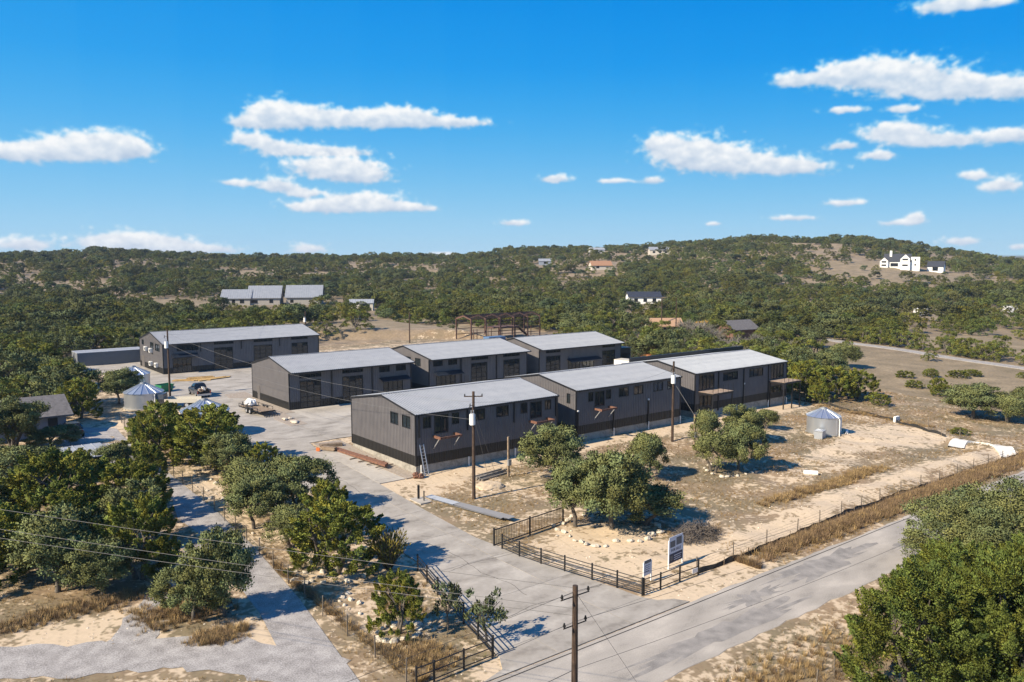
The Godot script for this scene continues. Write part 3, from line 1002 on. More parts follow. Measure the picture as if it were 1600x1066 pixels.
	# steel balcony outriggers [s0, s1, v]
	for q in d.get("brackets", []):
		var br: MeshInstance3D
		mb = MB.new()
		mb.bar(Vector3(q[0] - s0, q[2], 1.35), Vector3(q[1] - s0, q[2], 1.35), 0.1, 0.22)
		br = part(b, "balcony_frame", mb, M.rust)
		for x in [q[0], q[1]]:
			mb = MB.new()
			mb.bar(Vector3(x - s0, q[2] + 0.005, 0.04), Vector3(x - s0, q[2] + 0.005, 1.42), 0.16, 0.24)
			part(br, "outrigger_beam", mb, M.rust)
			mb = MB.new()
			mb.bar(Vector3(x - s0, q[2] - 0.1, 1.1), Vector3(x - s0, q[2] - 1.25, 0.04), 0.07, 0.07)
			part(br, "strut", mb, M.alu)
	return b

func deck(b: Node3D, s0: float, a: float, c: float, y: float, out: float, posts: Array) -> void:
	var mb := MB.new()
	mb.bar(Vector3(a - s0, y - 0.13, out), Vector3(c - s0, y - 0.13, out), 0.1, 0.22)
	for x in [a, (a + c) * 0.5, c]:
		mb.bar(Vector3(x - s0, y - 0.13, 0.05), Vector3(x - s0, y - 0.13, out - 0.05), 0.1, 0.2)
	var f := part(b, "deck_frame", mb, M.trim)
	var n := int((c - a) / 0.3)
	for i in n:
		mb = MB.new()
		var x0 := a - s0 + (c - a) * i / n
		mb.box(Vector3(x0 + 0.008, y - 0.015, 0.06), Vector3(x0 + (c - a) / n - 0.008, y + 0.025, out + 0.08))
		part(f, "deck_board", mb, M.deck)
	for p in posts:
		mb = MB.new()
		var gy := hgt(p[0], -b.position.z - p[1])
		mb.bar(Vector3(p[0] - s0, gy - 0.1, p[1]), Vector3(p[0] - s0, y - 0.24, p[1]), 0.13, 0.13)
		part(f, "deck_post", mb, M.trim)
	for k in 5:
		mb = MB.new()
		var x := a - s0 + 0.05 + (c - a - 0.1) * k / 4.0
		mb.bar(Vector3(x, y + 0.026, out), Vector3(x, y + 1.02, out), 0.045, 0.045)
		part(f, "rail_post", mb, M.trim)

func buildings() -> void:
	M.inside = mat(0.1, 0.095, 0.09)
	M.door = mat(0.1, 0.09, 0.085, 0.5)
	M.deck = mapped(ramp_image(128, 23, 0.02, 0.2, [Color(0.2, 0.14, 0.1), Color(0.3, 0.22, 0.16), Color(0.36, 0.28, 0.21)]), 2.0)
	metal_building("metal_building", "grey ribbed metal building with ladder against its front and white sunlit gable windows", {
		s0 = 42.6, s1 = 61.4, t0 = 69.6, t1 = 83.2, eave = 5.25, ridge = 6.42, rt = 76.4, base = -1.7,
		front = [[43.46, 44.4, 3.72, 4.92, "w2"], [44.83, 46.5, 3.0, 4.92, "sd"], [46.98, 47.87, 3.72, 4.92, "w2"], [49.55, 51.2, 3.74, 4.95, "w2"], [52.74, 54.39, 3.74, 4.95, "w2"], [56.05, 56.96, 3.74, 4.94, "w2"], [57.41, 59.1, 3.0, 4.9, "sd"], [59.56, 60.47, 3.74, 4.9, "w2"]],
		gable = [[74.48, 72.95, 3.66, 4.93, "w2"], [72.15, 70.55, 3.64, 4.93, "w2"]],
		pipes = [[42.98, 2.9, 5.18], [48.9, 2.9, 5.18], [55.1, 2.9, 5.18], [61.15, 2.9, 5.18]], stubs = [43.1, 48.95, 55.15],
		brackets = [[44.7, 47.2, 2.78], [57.3, 59.8, 2.78]]})
	metal_building("metal_building", "grey ribbed metal building with one orange rusty balcony frame and white transformer pole before it", {
		s0 = 65.1, s1 = 83.6, t0 = 70.4, t1 = 84.0, eave = 5.3, ridge = 6.5, rt = 77.2, base = -1.8,
		front = [[67.0, 67.86, 3.72, 4.92, "w2"], [68.06, 69.72, 3.0, 4.9, "sd"], [69.92, 70.82, 3.72, 4.92, "w2"], [72.15, 73.88, 3.74, 4.93, "w2"], [74.79, 76.5, 3.76, 4.92, "w2"], [78.42, 80.18, 3.78, 4.95, "w2"], [81.03, 82.41, 3.8, 4.95, "w2"]],
		gable = [[72.05, 71.42, 3.62, 4.8, "w1"]],
		pipes = [[71.2, -0.3, 2.25], [77.42, -0.3, 2.8], [65.25, -0.3, 2.75]], stubs = [71.2, 77.42, 83.5], lamps = [[65.3, 2.85], [71.2, 2.4], [77.42, 2.95]],
		brackets = [[68.0, 70.4, 2.8]]})
	var c := metal_building("metal_building", "dark grey metal building with white roof and two wooden balconies on black posts", {
		s0 = 87.4, s1 = 108.6, t0 = 71.05, t1 = 84.6, eave = 5.25, ridge = 6.4, rt = 77.8, base = -2.2, roof = M.roof_white,
		front = [[88.16, 91.43, 2.86, 5.0, "sf"], [93.34, 96.72, 3.63, 4.88, "w3"], [99.3, 102.66, 3.62, 4.88, "w3"], [104.57, 107.83, 2.86, 5.05, "sf"], [104.47, 107.38, 0.73, 1.83, "w3"], [88.4, 91.0, 0.5, 2.1, "w3"]],
		pipes = [[92.3, -0.3, 5.15], [98.0, -0.4, 5.15], [103.9, -0.4, 5.15]], stubs = [98.0, 103.9, 108.5], lamps = [[98.1, 2.9]]})
	deck(c, 87.4, 88.0, 92.4, 2.75, 2.5, [[88.1, 2.4], [92.3, 2.4]])
	deck(c, 87.4, 104.0, 108.3, 2.75, 2.7, [[104.1, 2.6], [106.2, 2.6], [108.2, 2.6], [104.1, 0.3]])
	var mb := MB.new()
	mb.box(Vector3(2.0, 0.0, -14.15), Vector3(29.4, 5.85, -13.85))
	part(c, "rear_parapet", mb, M.trim)
	var rear := "grey metal workshop with overhanging roof"
	metal_building("metal_workshop", "grey metal workshop with blank sunlit gable beside the parked flatbed trailer", {
		s0 = 45.1, s1 = 64.4, t0 = 106.4, t1 = 119.8, eave = 5.2, ridge = 6.7, rt = 112.95, oh = 1.05,
		front = [[46.67, 49.8, 0.02, 3.88, "gd"], [46.61, 49.88, 4.22, 4.8, "tr"], [53.1, 56.36, 0.02, 3.88, "gd"], [53.1, 56.4, 4.3, 4.84, "tr"], [59.0, 60.8, 3.95, 4.85, "w2"], [61.84, 63.58, 3.95, 4.85, "w2"], [59.67, 63.01, 0.1, 2.66, "sf2"]],
		gable = [[117.8, 116.9, 0.02, 2.05, "door"]],
		pipes = [[51.4, 0.1, 5.1], [57.83, 0.1, 5.1]], awnings = [[59.0, 63.8, 2.8, 3.2, 1.25]]})
	metal_building("metal_workshop", "grey metal workshop with two upper gable windows in the middle of the row", {
		s0 = 67.8, s1 = 87.2, t0 = 106.6, t1 = 121.0, eave = 5.2, ridge = 6.7, rt = 114.2, oh = 0.95,
		front = [[68.56, 70.29, 4.0, 4.9, "w2"], [71.33, 73.02, 4.0, 4.9, "w2"], [69.08, 72.71, 0.1, 2.5, "sf2"], [75.73, 79.1, 4.4, 4.95, "tr"], [75.72, 78.9, 0.02, 3.97, "gd"], [82.17, 85.64, 4.45, 4.98, "tr"], [82.23, 85.65, 0.02, 4.0, "gd"], [74.4, 75.3, 0.02, 2.1, "door"]],
		gable = [[110.58, 109.0, 3.86, 5.08, "w2"], [113.4, 111.9, 3.86, 5.08, "w2"]],
		pipes = [[73.74, 0.1, 5.1], [80.76, 0.1, 5.1]], awnings = [[68.7, 73.6, 2.75, 3.15, 1.25]]})
	metal_building("metal_workshop", "grey metal workshop with long dark awning and low side shed", {
		s0 = 89.6, s1 = 109.2, t0 = 106.2, t1 = 119.8, eave = 5.2, ridge = 6.7, rt = 113.05, oh = 0.95,
		front = [[91.1, 94.36, 4.45, 4.92, "tr"], [91.1, 94.37, 0.02, 3.95, "gd"], [96.17, 99.03, 0.1, 2.83, "sf2"], [99.64, 102.46, 0.1, 2.84, "sf2"], [104.44, 107.7, 0.02, 3.98, "gd"], [104.48, 107.67, 4.5, 5.0, "tr"]],
		awnings = [[95.9, 103.4, 2.7, 3.15, 1.3]]})
	var sh := thing("lean_to_shed", "low dark lean-to shed against the end metal workshop", "shed", Vector3(109.5, 0, -106.9))
	mb = MB.new()
	mb.box(Vector3(0, -0.3, -9), Vector3(0.12, 3.9, 0)); mb.box(Vector3(3.0, -0.3, -9), Vector3(3.12, 3.7, 0)); mb.box(Vector3(0.125, -0.3, -9), Vector3(2.995, 3.7, -8.88))
	part(sh, "wall", mb, M.wall)
	mb = MB.new()
	mb.bar(Vector3(1.56, 3.95, 0.15), Vector3(1.56, 3.95, -9.15), 3.4, 0.12)
	part(sh, "roof", mb, M.trim)
	mb = MB.new()
	mb.box(Vector3(0.125, 2.9, -0.1), Vector3(2.995, 3.85, -0.01))
	part(sh, "fascia", mb, M.trim)
	metal_building("metal_workshop", "long grey metal workshop with white condenser units on its gable behind the tanks", {
		s0 = 41.5, s1 = 71.3, t0 = 153.0, t1 = 168.2, eave = 5.35, ridge = 7.0, rt = 160.6, oh = 0.5, base = -0.8,
		front = [[43.9, 47.78, 3.95, 5.05, "w3"], [43.11, 46.45, 0.05, 2.68, "sf2"], [50.55, 54.19, 4.68, 5.2, "tr"], [50.55, 54.03, 0.02, 4.12, "gd"], [58.05, 61.75, 4.66, 5.2, "tr"], [58.03, 61.65, 0.02, 4.06, "gd"], [65.54, 69.0, 4.66, 5.2, "tr"], [65.6, 69.0, 0.02, 4.06, "gd"]],
		gable = [[166.6, 165.2, 4.24, 5.25, "w1"], [160.9, 158.7, 3.95, 5.2, "w2"], [157.7, 154.9, 3.85, 5.15, "w2"], [167.0, 165.2, 0.02, 2.15, "door"]],
		pipes = [[48.1, 3.6, 5.2], [55.66, 3.6, 5.2], [63.2, 3.6, 5.2]], awnings = [[43.0, 47.5, 3.0, 3.5, 1.2]]})
	for q in [[163.0, 3.4], [159.7, 3.35], [159.9, 0.9], [156.4, 0.95]]:
		var u := thing("condenser_unit", "white condenser unit mounted on the gable of the long workshop", "condenser", Vector3(41.5, q[1], -q[0]), 0, "condenser units on the long workshop")
		mb = MB.new()
		mb.box(Vector3(-0.55, 0, -0.5), Vector3(-0.1, 0.75, 0.5))
		part(u, "casing", mb, M.white)
		mb = MB.new()
		mb.tube([Vector3(-0.56, 0.38, 0.12), Vector3(-0.575, 0.38, 0.12)], [0.29, 0.29], 14)
		part(u, "fan_grille", mb, M.black)
		mb = MB.new()
		mb.bar(Vector3(-0.06, -0.03, -0.35), Vector3(-0.55, -0.03, -0.35), 0.05, 0.05); mb.bar(Vector3(-0.06, -0.03, 0.35), Vector3(-0.55, -0.03, 0.35), 0.05, 0.05)
		part(u, "bracket", mb, M.galv_dull)

# ---------------------------------------------------------------- trees
var kinds := {}          # kind -> array of prototype nodes
var far_meshes := {}     # kind -> array of [crown mesh] for the far woods

func leaf_pair(mb: MB, p: Vector3, along: Vector3, face: Vector3, out: Vector3, size: float, slim: float, both: bool) -> void:
	var a := along.normalized() * size
	var b := a.cross(face).normalized() * size * slim
	var nn := (a.cross(b).normalized())
	if nn.dot(out) < 0:
		nn = -nn
		b = -b
	nn = (nn * 0.65 + out * 0.5).normalized()
	var q := p + a
	mb.v.append(p); mb.v.append(p + a * 0.55 + b); mb.v.append(q)
	mb.n.append(nn); mb.n.append(nn); mb.n.append(nn)
	mb.c.append(mb.col); mb.c.append(mb.col); mb.c.append(mb.col)
	if both:
		mb.v.append(p); mb.v.append(q); mb.v.append(p + a * 0.45 - b)
		mb.n.append(nn); mb.n.append(nn); mb.n.append(nn)
		mb.c.append(mb.col); mb.c.append(mb.col); mb.c.append(mb.col)

func rdir(r: RandomNumberGenerator) -> Vector3:
	return Vector3(r.randfn(), r.randfn(), r.randfn()).normalized()

# trunk and limbs of a tree one unit high and one wide; returns the ends of the limbs
func limbs(r: RandomNumberGenerator, mb: MB, stems: int, fork: float, reach: float, rad: float, top: float) -> Array:
	var ends := []
	for k in stems:
		var a := TAU * (k + r.randf() * 0.6) / stems
		var foot := Vector3(cos(a), 0, sin(a)) * rad * (1.2 if stems > 1 else 0.0)
		var lean := Vector3(cos(a), 0, sin(a)) * (0.1 if stems > 1 else 0.03)
		var f := foot + lean + Vector3(r.randf_range(-0.03, 0.03), fork * r.randf_range(0.85, 1.2), r.randf_range(-0.03, 0.03))
		mb.tube([foot - Vector3(0, 0.06, 0), foot.lerp(f, 0.5) + rdir(r) * 0.02, f], [rad * 1.25, rad, rad * 0.85], 6, false)
		var m := 5 if stems == 1 else 3
		for j in m:
			var b := a + TAU * (j + r.randf() * 0.7) / m
			var e := Vector3(cos(b) * reach * r.randf_range(0.5, 1.0), lerpf(fork, top, r.randf_range(0.45, 0.95)), sin(b) * reach * r.randf_range(0.5, 1.0)) + foot
			var mid := f.lerp(e, 0.5) + Vector3(r.randf_range(-0.05, 0.05), 0.03, r.randf_range(-0.05, 0.05))
			mb.tube([f, mid, e], [rad * 0.7, rad * 0.45, rad * 0.16], 5, false)
			ends.append(e)
			for i in 2:
				var e2 := mid.lerp(e, 0.4) + rdir(r) * 0.16
				mb.tube([mid, e2], [rad * 0.35, rad * 0.1], 4, false)
				ends.append(e2)
	return ends

func make_oak(seed_: int, clumps: int, leaves: int, size: float, wood: bool, both: bool, col: Color) -> Array:
	var r := RandomNumberGenerator.new()
	r.seed = seed_
	var tr := MB.new()
	var stems := 1 + seed_ % 3
	if wood: limbs(r, tr, stems, 0.3, 0.33, 0.026, 0.85)
	var cr := MB.new()
	var bulge := []
	for k in 7: bulge.append([rdir(r), r.randf_range(-0.38, 0.3)])
	for k in clumps:
		var d := rdir(r)
		if d.y < -0.6: d.y *= -0.6
		d = d.normalized()
		var rr := pow(r.randf_range(0.12, 1.0), 0.45)
		var swell := 1.0
		for q in bulge: swell += q[1] * pow(maxf(d.dot(q[0]), 0), 2)
		var c := Vector3(d.x * 0.45, d.y * 0.42, d.z * 0.45) * rr * swell + Vector3(0, 0.5, 0)
		var cr_r := r.randf_range(0.05, 0.115)
		var hue := r.randf_range(-1, 1)
		var tone := r.randf_range(0.68, 1.32)
		for i in leaves:
			var o := rdir(r)
			var p := c + Vector3(o.x, o.y * 0.8, o.z) * cr_r * (pow(r.randf(), 0.45) + (0.5 if i % 9 == 0 else 0.0))
			var v := tone * r.randf_range(0.75, 1.25)
			cr.col = Color(col.r * v * (1.0 + 0.1 * hue), col.g * v, col.b * v * (1.0 - 0.12 * hue))
			var out := (o * 0.7 + d * 0.5 + Vector3(0, 0.25, 0)).normalized()
			leaf_pair(cr, p, out * 0.7 + Vector3(0, 0.3, 0) + rdir(r) * 0.7, out + rdir(r) * 0.9, out, size * r.randf_range(0.7, 1.5), 0.33, both)
	return [tr, cr]

func make_juniper(seed_: int, clumps: int, leaves: int, size: float, wood: bool, both: bool, col: Color) -> Array:
	var r := RandomNumberGenerator.new()
	r.seed = seed_
	var tr := MB.new()
	if wood: limbs(r, tr, 1 + seed_ % 2, 0.22, 0.28, 0.03, 0.9)
	var cr := MB.new()
	var lobes := []
	for k in 6: lobes.append([r.randf() * TAU, r.randf_range(-0.2, 0.25)])
	for k in clumps:
		var y := r.randf_range(0.1, 1.0)
		var prof := 0.46 * pow(sin(PI * clampf(pow(1.0 - y, 0.8) * 0.62 + 0.06, 0, 1)), 0.8)
		var a := r.randf() * TAU
		for q in lobes: prof *= 1.0 + q[1] * pow(maxf(cos(a - q[0]), 0), 3)
		var rr := prof * pow(r.randf(), 0.3)
		var c := Vector3(cos(a) * rr, y * 0.9, sin(a) * rr)
		var d := Vector3(cos(a), 0, sin(a))
		var axis := (d * r.randf_range(0.3, 0.9) + Vector3(0, r.randf_range(0.5, 1.0), 0) + rdir(r) * 0.3).normalized()
		var len_ := r.randf_range(0.08, 0.17) if both else r.randf_range(0.06, 0.11)
		var wid := r.randf_range(0.038, 0.07) if both else r.randf_range(0.06, 0.1)
		var hue := r.randf_range(-1, 1)
		var tone := r.randf_range(0.66, 1.32)
		for i in leaves:
			var t := r.randf()
			var side := rdir(r)
			side = (side - axis * side.dot(axis)).normalized()
			var p := c + axis * len_ * (t - 0.3) + side * wid * (1.05 - t) * pow(r.randf(), 0.5)
			var v := tone * r.randf_range(0.7, 1.3)
			cr.col = Color(col.r * v * (1.0 + 0.16 * hue), col.g * v, col.b * v * (1.0 - 0.2 * hue))
			var out := (side * 0.6 + d * 0.5 + Vector3(0, 0.35, 0)).normalized()
			leaf_pair(cr, p, axis * (1.0 if both else 0.4) + side * 0.7 + rdir(r) * 0.5, side + rdir(r) * 0.7, out, size * r.randf_range(0.7, 1.4), 0.24, both)
	return [tr, cr]

# a leafless, twiggy tree
func make_bare(seed_: int, twigs: int, leafy: int, col: Color) -> Array:
	var r := RandomNumberGenerator.new()
	r.seed = seed_
	var tr := MB.new()
	var ends := limbs(r, tr, 2, 0.2, 0.34, 0.022, 0.95)
	for k in twigs:
		var e: Vector3 = ends[r.randi() % ends.size()]
		var a := e.lerp(Vector3(0, 0.35, 0), r.randf() * 0.4)
		var d := (e - Vector3(0, 0.2, 0)).normalized() + rdir(r) * 0.8
		tr.tube([a, a + d * 0.07 + rdir(r) * 0.02, a + d * 0.15], [0.006, 0.0045, 0.002], 3, false)
	var cr := MB.new()
	for k in leafy:
		var e: Vector3 = ends[r.randi() % ends.size()]
		var p := e + rdir(r) * 0.13 * r.randf()
		var v := r.randf_range(0.7, 1.3)
		cr.col = Color(col.r * v, col.g * v, col.b * v)
		leaf_pair(cr, p, rdir(r), rdir(r), Vector3.UP, 0.035, 0.45, true)
	return [tr, cr]

# arching bunch of stems and grassy leaves
func make_shrub(seed_: int, n: int, col: Color) -> Array:
	var r := RandomNumberGenerator.new()
	r.seed = seed_
	var tr := MB.new()
	var cr := MB.new()
	for k in n:
		var a := r.randf() * TAU
		var lean := r.randf_range(0.05, 0.5)
		var top := Vector3(cos(a) * lean, r.randf_range(0.55, 1.0), sin(a) * lean)
		if k % 12 == 0: tr.tube([Vector3(cos(a), 0, sin(a)) * 0.03 - Vector3(0, 0.04, 0), top * 0.5, top], [0.008, 0.006, 0.003], 4, false)
		var t := pow(r.randf(), 0.7)
		var v := r.randf_range(0.65, 1.3)
		cr.col = Color(col.r * v, col.g * v * r.randf_range(0.9, 1.05), col.b * v)
		leaf_pair(cr, top * t + rdir(r) * 0.035, top.normalized() + rdir(r) * 0.35, rdir(r), (top.normalized() * 0.4 + Vector3(cos(a), 0.5, sin(a))).normalized(), r.randf_range(0.06, 0.13), 0.13, true)
	return [tr, cr]

const JUN := Color(0.158, 0.17, 0.034)
const OAK := Color(0.132, 0.146, 0.058)

func tree_prototype(kind: String, called: String, m: Array, wood: Material, leafm: Material) -> void:
	var o := Node3D.new()
	if m[0].v.size() > 0: part_mesh(o, "trunk", m[0].mesh(wood))
	if m[1].v.size() > 0: part_mesh(o, "crown", m[1].mesh(leafm))
	o.set_meta("called", called)
	if not kinds.has(kind): kinds[kind] = []
	kinds[kind].append(o)

func plant(kind: String, label: String, category: String, group: String, s: float, t: float, h: float, w: float, turn := -1.0, pick := -1) -> Node3D:
	var set_: Array = kinds[kind]
	var src: Node3D = set_[(pick if pick >= 0 else rng.randi()) % set_.size()]
	var o := copy_of(src, src.get_meta("called"), at(s, t, -0.03), turn if turn >= 0 else rng.randf() * TAU, Vector3(w, h, w))
	o.remove_meta("called")
	tag(o, label, category, group)
	return o

func tree_kinds() -> void:
	M.bark = mapped(ramp_image(128, 83, 0.03, 0.25, [Color(0.05, 0.042, 0.035), Color(0.11, 0.092, 0.075), Color(0.17, 0.15, 0.125)]), 1.2)
	M.grey_bark = mat(0.2, 0.18, 0.155, 0.95)
	M.leaf = mat(1, 1, 1, 0.75)
	M.leaf.vertex_color_use_as_albedo = true
	M.leaf.backlight = lin(0.2, 0.24, 0.07)
	M.leaf.metallic_specular = 0.25
	for k in 4:
		tree_prototype("O", "oak_tree", make_oak(300 + k, 105, 300, 0.023, true, true, OAK), M.bark, M.leaf)
		tree_prototype("J", "juniper_tree", make_juniper(400 + k, 150, 270, 0.025, true, true, JUN), M.bark, M.leaf)
	for k in 2:
		tree_prototype("BJ", "juniper_tree", make_juniper(450 + k, 380, 330, 0.0145, true, true, Color(0.102, 0.124, 0.027)), M.bark, M.leaf)
		tree_prototype("BO", "oak_tree", make_oak(352 + k, 230, 300, 0.0155, true, true, OAK), M.bark, M.leaf)
		tree_prototype("S", "oak_sapling", make_oak(372 + k, 16, 70, 0.05, true, true, Color(0.08, 0.095, 0.045)), M.bark, M.leaf)
		tree_prototype("B", "bare_tree", make_bare(500 + k, 420, 160, Color(0.12, 0.11, 0.06)), M.grey_bark, M.leaf)
		tree_prototype("MO", "oak_tree", make_oak(330 + k, 48, 110, 0.05, true, false, Color(0.098, 0.114, 0.048)), M.bark, M.leaf)
		tree_prototype("MJ", "juniper_tree", make_juniper(430 + k, 60, 110, 0.05, true, false, Color(0.13, 0.142, 0.033)), M.bark, M.leaf)
	tree_prototype("G", "arching_shrub", make_shrub(520, 2600, Color(0.2, 0.17, 0.035)), M.bark, M.leaf)
	tree_prototype("Y", "yellow_tree", make_oak(541, 40, 90, 0.06, true, true, Color(0.33, 0.2, 0.03)), M.bark, M.leaf)
	far_meshes.O = []
	far_meshes.J = []
	for k in 3:
		far_meshes.O.append(make_oak(340 + k, 32, 70, 0.075, false, false, Color(1, 1, 1))[1].mesh(M.leaf))
		far_meshes.J.append(make_juniper(440 + k, 40, 70, 0.075, false, false, Color(1, 1, 1))[1].mesh(M.leaf))

# kind, s, t, height, width, label
const TREES := [
	["O",11.9,102.9,5.8,7.7,"dark rounded oak hiding the near end of the grey-roofed house","a"], ["O",15.5,101.9,2.7,5.3,"low spreading oak scrub between the grey-roofed house and the metal carport","a"], ["J",21.4,117.8,5.5,5.8,"bright green juniper with bare trunk beside the gravel turning area","a"], ["O",28.0,126.4,5.4,6.0,"dark oak crowding the rear water tank","a"], ["J",20.5,156.4,5.9,8.5,"","w"], ["O",23.7,147.0,5.6,8.2,"","w"], ["J",24.1,167.8,5.7,9.2,"","w"], ["O",19.3,164.5,5.8,7.7,"","w"],
	["O",10.0,87.8,4.2,7.2,"","l"], ["O",18.4,85.8,4.2,4.7,"grey-green oak at the end of the metal carport","a"], ["J",20.1,80.7,4.1,3.0,"","l"], ["J",10.6,74.7,6.1,7.3,"","l"], ["J",16.4,72.6,4.9,5.9,"","l"], ["J",13.0,79.5,5.0,6.0,"","l"], ["O",9.0,60.2,5.9,6.0,"","l"], ["J",14.0,59.3,5.9,5.3,"","l"], ["O",11.3,58.0,4.3,4.6,"","l"], ["O",16.6,50.1,6.1,4.4,"tall ragged oak on the grassy island between the two gravel tracks","a"], ["O",14.9,50.9,3.7,3.9,"low leaning oak on the grassy island between the two gravel tracks","a"],
	["J",9.5,67.0,5.2,6.0,"","l"], ["O",14.5,65.5,5.0,5.2,"","l"], ["J",5.5,64.5,5.6,6.5,"","l"], ["O",4.5,76.0,5.2,7.0,"","l"], ["J",5.0,92.0,5.0,7.0,"","l"],
	["J",25.0,94.5,5.4,5.6,"","d"], ["J",28.4,90.0,5.2,5.0,"","d"], ["J",23.2,89.4,5.9,6.0,"","d"], ["J",27.0,83.8,6.6,7.8,"widest juniper between the wire fence and the yard, over the red machine","a"], ["O",27.6,79.3,4.7,5.3,"","d"], ["J",29.2,75.8,4.0,3.4,"","d"], ["O",25.6,68.2,5.4,6.1,"","d"], ["O",28.4,66.5,5.3,5.8,"leaning oak reaching over the concrete driveway","a"], ["O",23.9,64.2,4.7,5.2,"","d"], ["O",26.5,72.8,4.8,5.2,"","d"], ["O",24.8,58.6,4.4,4.6,"","d"], ["J",28.2,59.0,4.6,4.4,"","d"], ["J",25.2,52.5,5.4,6.4,"bushy green juniper beside the driveway next to the arching yellow shrub","a"],
	["J",24.1,41.7,4.0,2.9,"small yellow-green juniper standing in a ring of white stones","a"], ["S",26.7,40.2,3.8,2.1,"thin straggling oak sapling against the driveway pipe fence","s"], ["S",27.6,37.4,3.7,2.6,"thin straggling oak sapling against the driveway pipe fence","s"],
	["O",53.2,60.5,6.1,6.4,"round grey-green oak in front of the balcony of the ladder building","a"], ["O",45.6,49.3,6.1,5.9,"","f"], ["O",47.6,47.0,7.1,6.9,"","f"], ["O",50.3,46.1,4.4,8.1,"","f"], ["O",61.2,55.5,6.1,5.2,"slender oak between the oak clump and the transformer pole","a"], ["O",68.6,53.1,5.6,5.3,"","c"], ["O",75.8,59.7,6.0,4.4,"","c"], ["O",82.1,58.9,4.6,5.4,"","c"], ["O",71.4,52.0,5.7,4.7,"","c"], ["O",89.9,61.7,3.3,3.7,"small oak by the posts of the wooden balcony","a"],
	["BJ",40.6,17.9,7.6,7.4,"","r"], ["BJ",43.0,15.3,8.6,6.3,"","r"], ["BJ",52.5,17.2,6.9,6.0,"","r"], ["BO",60.3,24.4,5.9,7.0,"","q"], ["BO",64.6,22.6,6.7,8.0,"","q"], ["BJ",49.8,20.3,5.9,7.2,"","r"], ["BJ",46.5,13.2,7.6,6.4,"","r"],
	["O",121.6,49.7,5.2,8.5,"","p"], ["O",123.4,45.6,5.1,6.6,"","p"], ["O",130.1,46.2,4.6,5.5,"","p"], ["J",148.6,72.9,1.4,3.0,"","b"], ["J",139.8,66.8,1.4,2.8,"","b"], ["J",153.5,70.3,1.7,2.6,"","b"], ["J",139.7,62.6,2.4,2.8,"","b"], ["J",119.6,62.1,1.7,2.7,"","b"], ["J",135.8,60.2,2.0,3.1,"","b"], ["J",158.0,67.5,1.4,3.5,"","b"], ["J",162.0,66.6,1.3,3.3,"","b"], ["J",168.0,60.0,1.2,2.4,"","b"], ["J",131.0,56.0,1.5,2.4,"","b"], ["J",109.9,46.5,1.0,2.2,"","b"],
	["J",116.4,72.5,6.1,6.1,"","e"], ["J",117.9,68.9,5.2,7.0,"","e"], ["J",122.4,67.4,4.8,5.6,"","e"], ["O",132.0,78.5,5.7,6.7,"","e"], ["O",148.1,84.9,6.2,7.4,"","e"], ["J",129.0,84.2,5.2,5.7,"","e"], ["J",118.0,78.0,5.2,6.0,"","e"], ["J",113.5,68.6,3.0,3.4,"","e"],
	["B",120,92,6.0,8.0,"","g"], ["B",128,96,6.2,8.5,"","g"], ["B",134,90,6.0,8.0,"","g"], ["B",150,118,5.5,8.0,"","g"], ["B",158,128,6.0,9.0,"","g"], ["B",161,133,6.0,8.0,"","g"], ["B",126,104,5.5,8.0,"","g"], ["B",143,100,6.0,8.0,"","g"], ["Y",171,137,4.6,4.0,"golden yellow autumn tree beside the tan-roofed house","a"]]
const STANDS := {
	"w": ["in the wood to the side of the long workshop", "trees beside the long workshop"], "l": ["in the thicket beside the gravel lane", "trees along the gravel lane"], "d": ["between the wire fence and the concrete driveway", "trees along the driveway"],
	"f": ["in the stone-edged oak clump on the front lot", "oaks in the stone-edged clump"], "c": ["in the oak group below the wooden balconies", "oaks below the wooden balconies"], "r": ["in the tall juniper thicket across the road", "junipers across the road"], "q": ["behind the junipers across the road", "oaks across the road"],
	"p": ["in the open pasture beyond the lot", "oaks in the pasture"], "b": ["dotted in the dry pasture", "small junipers in the pasture"], "e": ["in the stand past the end building", "trees past the end building"], "g": ["among the junipers behind the end building", "bare trees behind the end building"], "s": ["", "saplings by the driveway fence"]}
const KIND_WORD := {"O": "grey-green live oak", "J": "yellow-green juniper", "BJ": "dense yellow-green juniper", "BO": "broad grey-green live oak", "B": "leafless grey tree", "S": "", "Y": ""}

# plan rectangles kept clear of the woods
const OPEN := [[24, 116, 15, 176], [-40, 24, 15, 120], [26, 82, 165, 186], [82, 114, 150, 178], [112, 146, 160, 186], [110, 116, 60, 125], [175, 194, 20, 122], [-400, 600, 10, 40], [112, 118, 44, 78]]
const HOUSE_SPOTS := [[139, 343, 34], [269, 249, 12], [168, 148, 10], [178, 131, 4], [505, 255, 22], [522, 242, 13], [523, 466, 18], [515, 532, 14], [391, 401, 14], [390, 456, 10], [153, 289, 9], [293, 139, 5], [330, 124, 5], [130, 172, 20]]

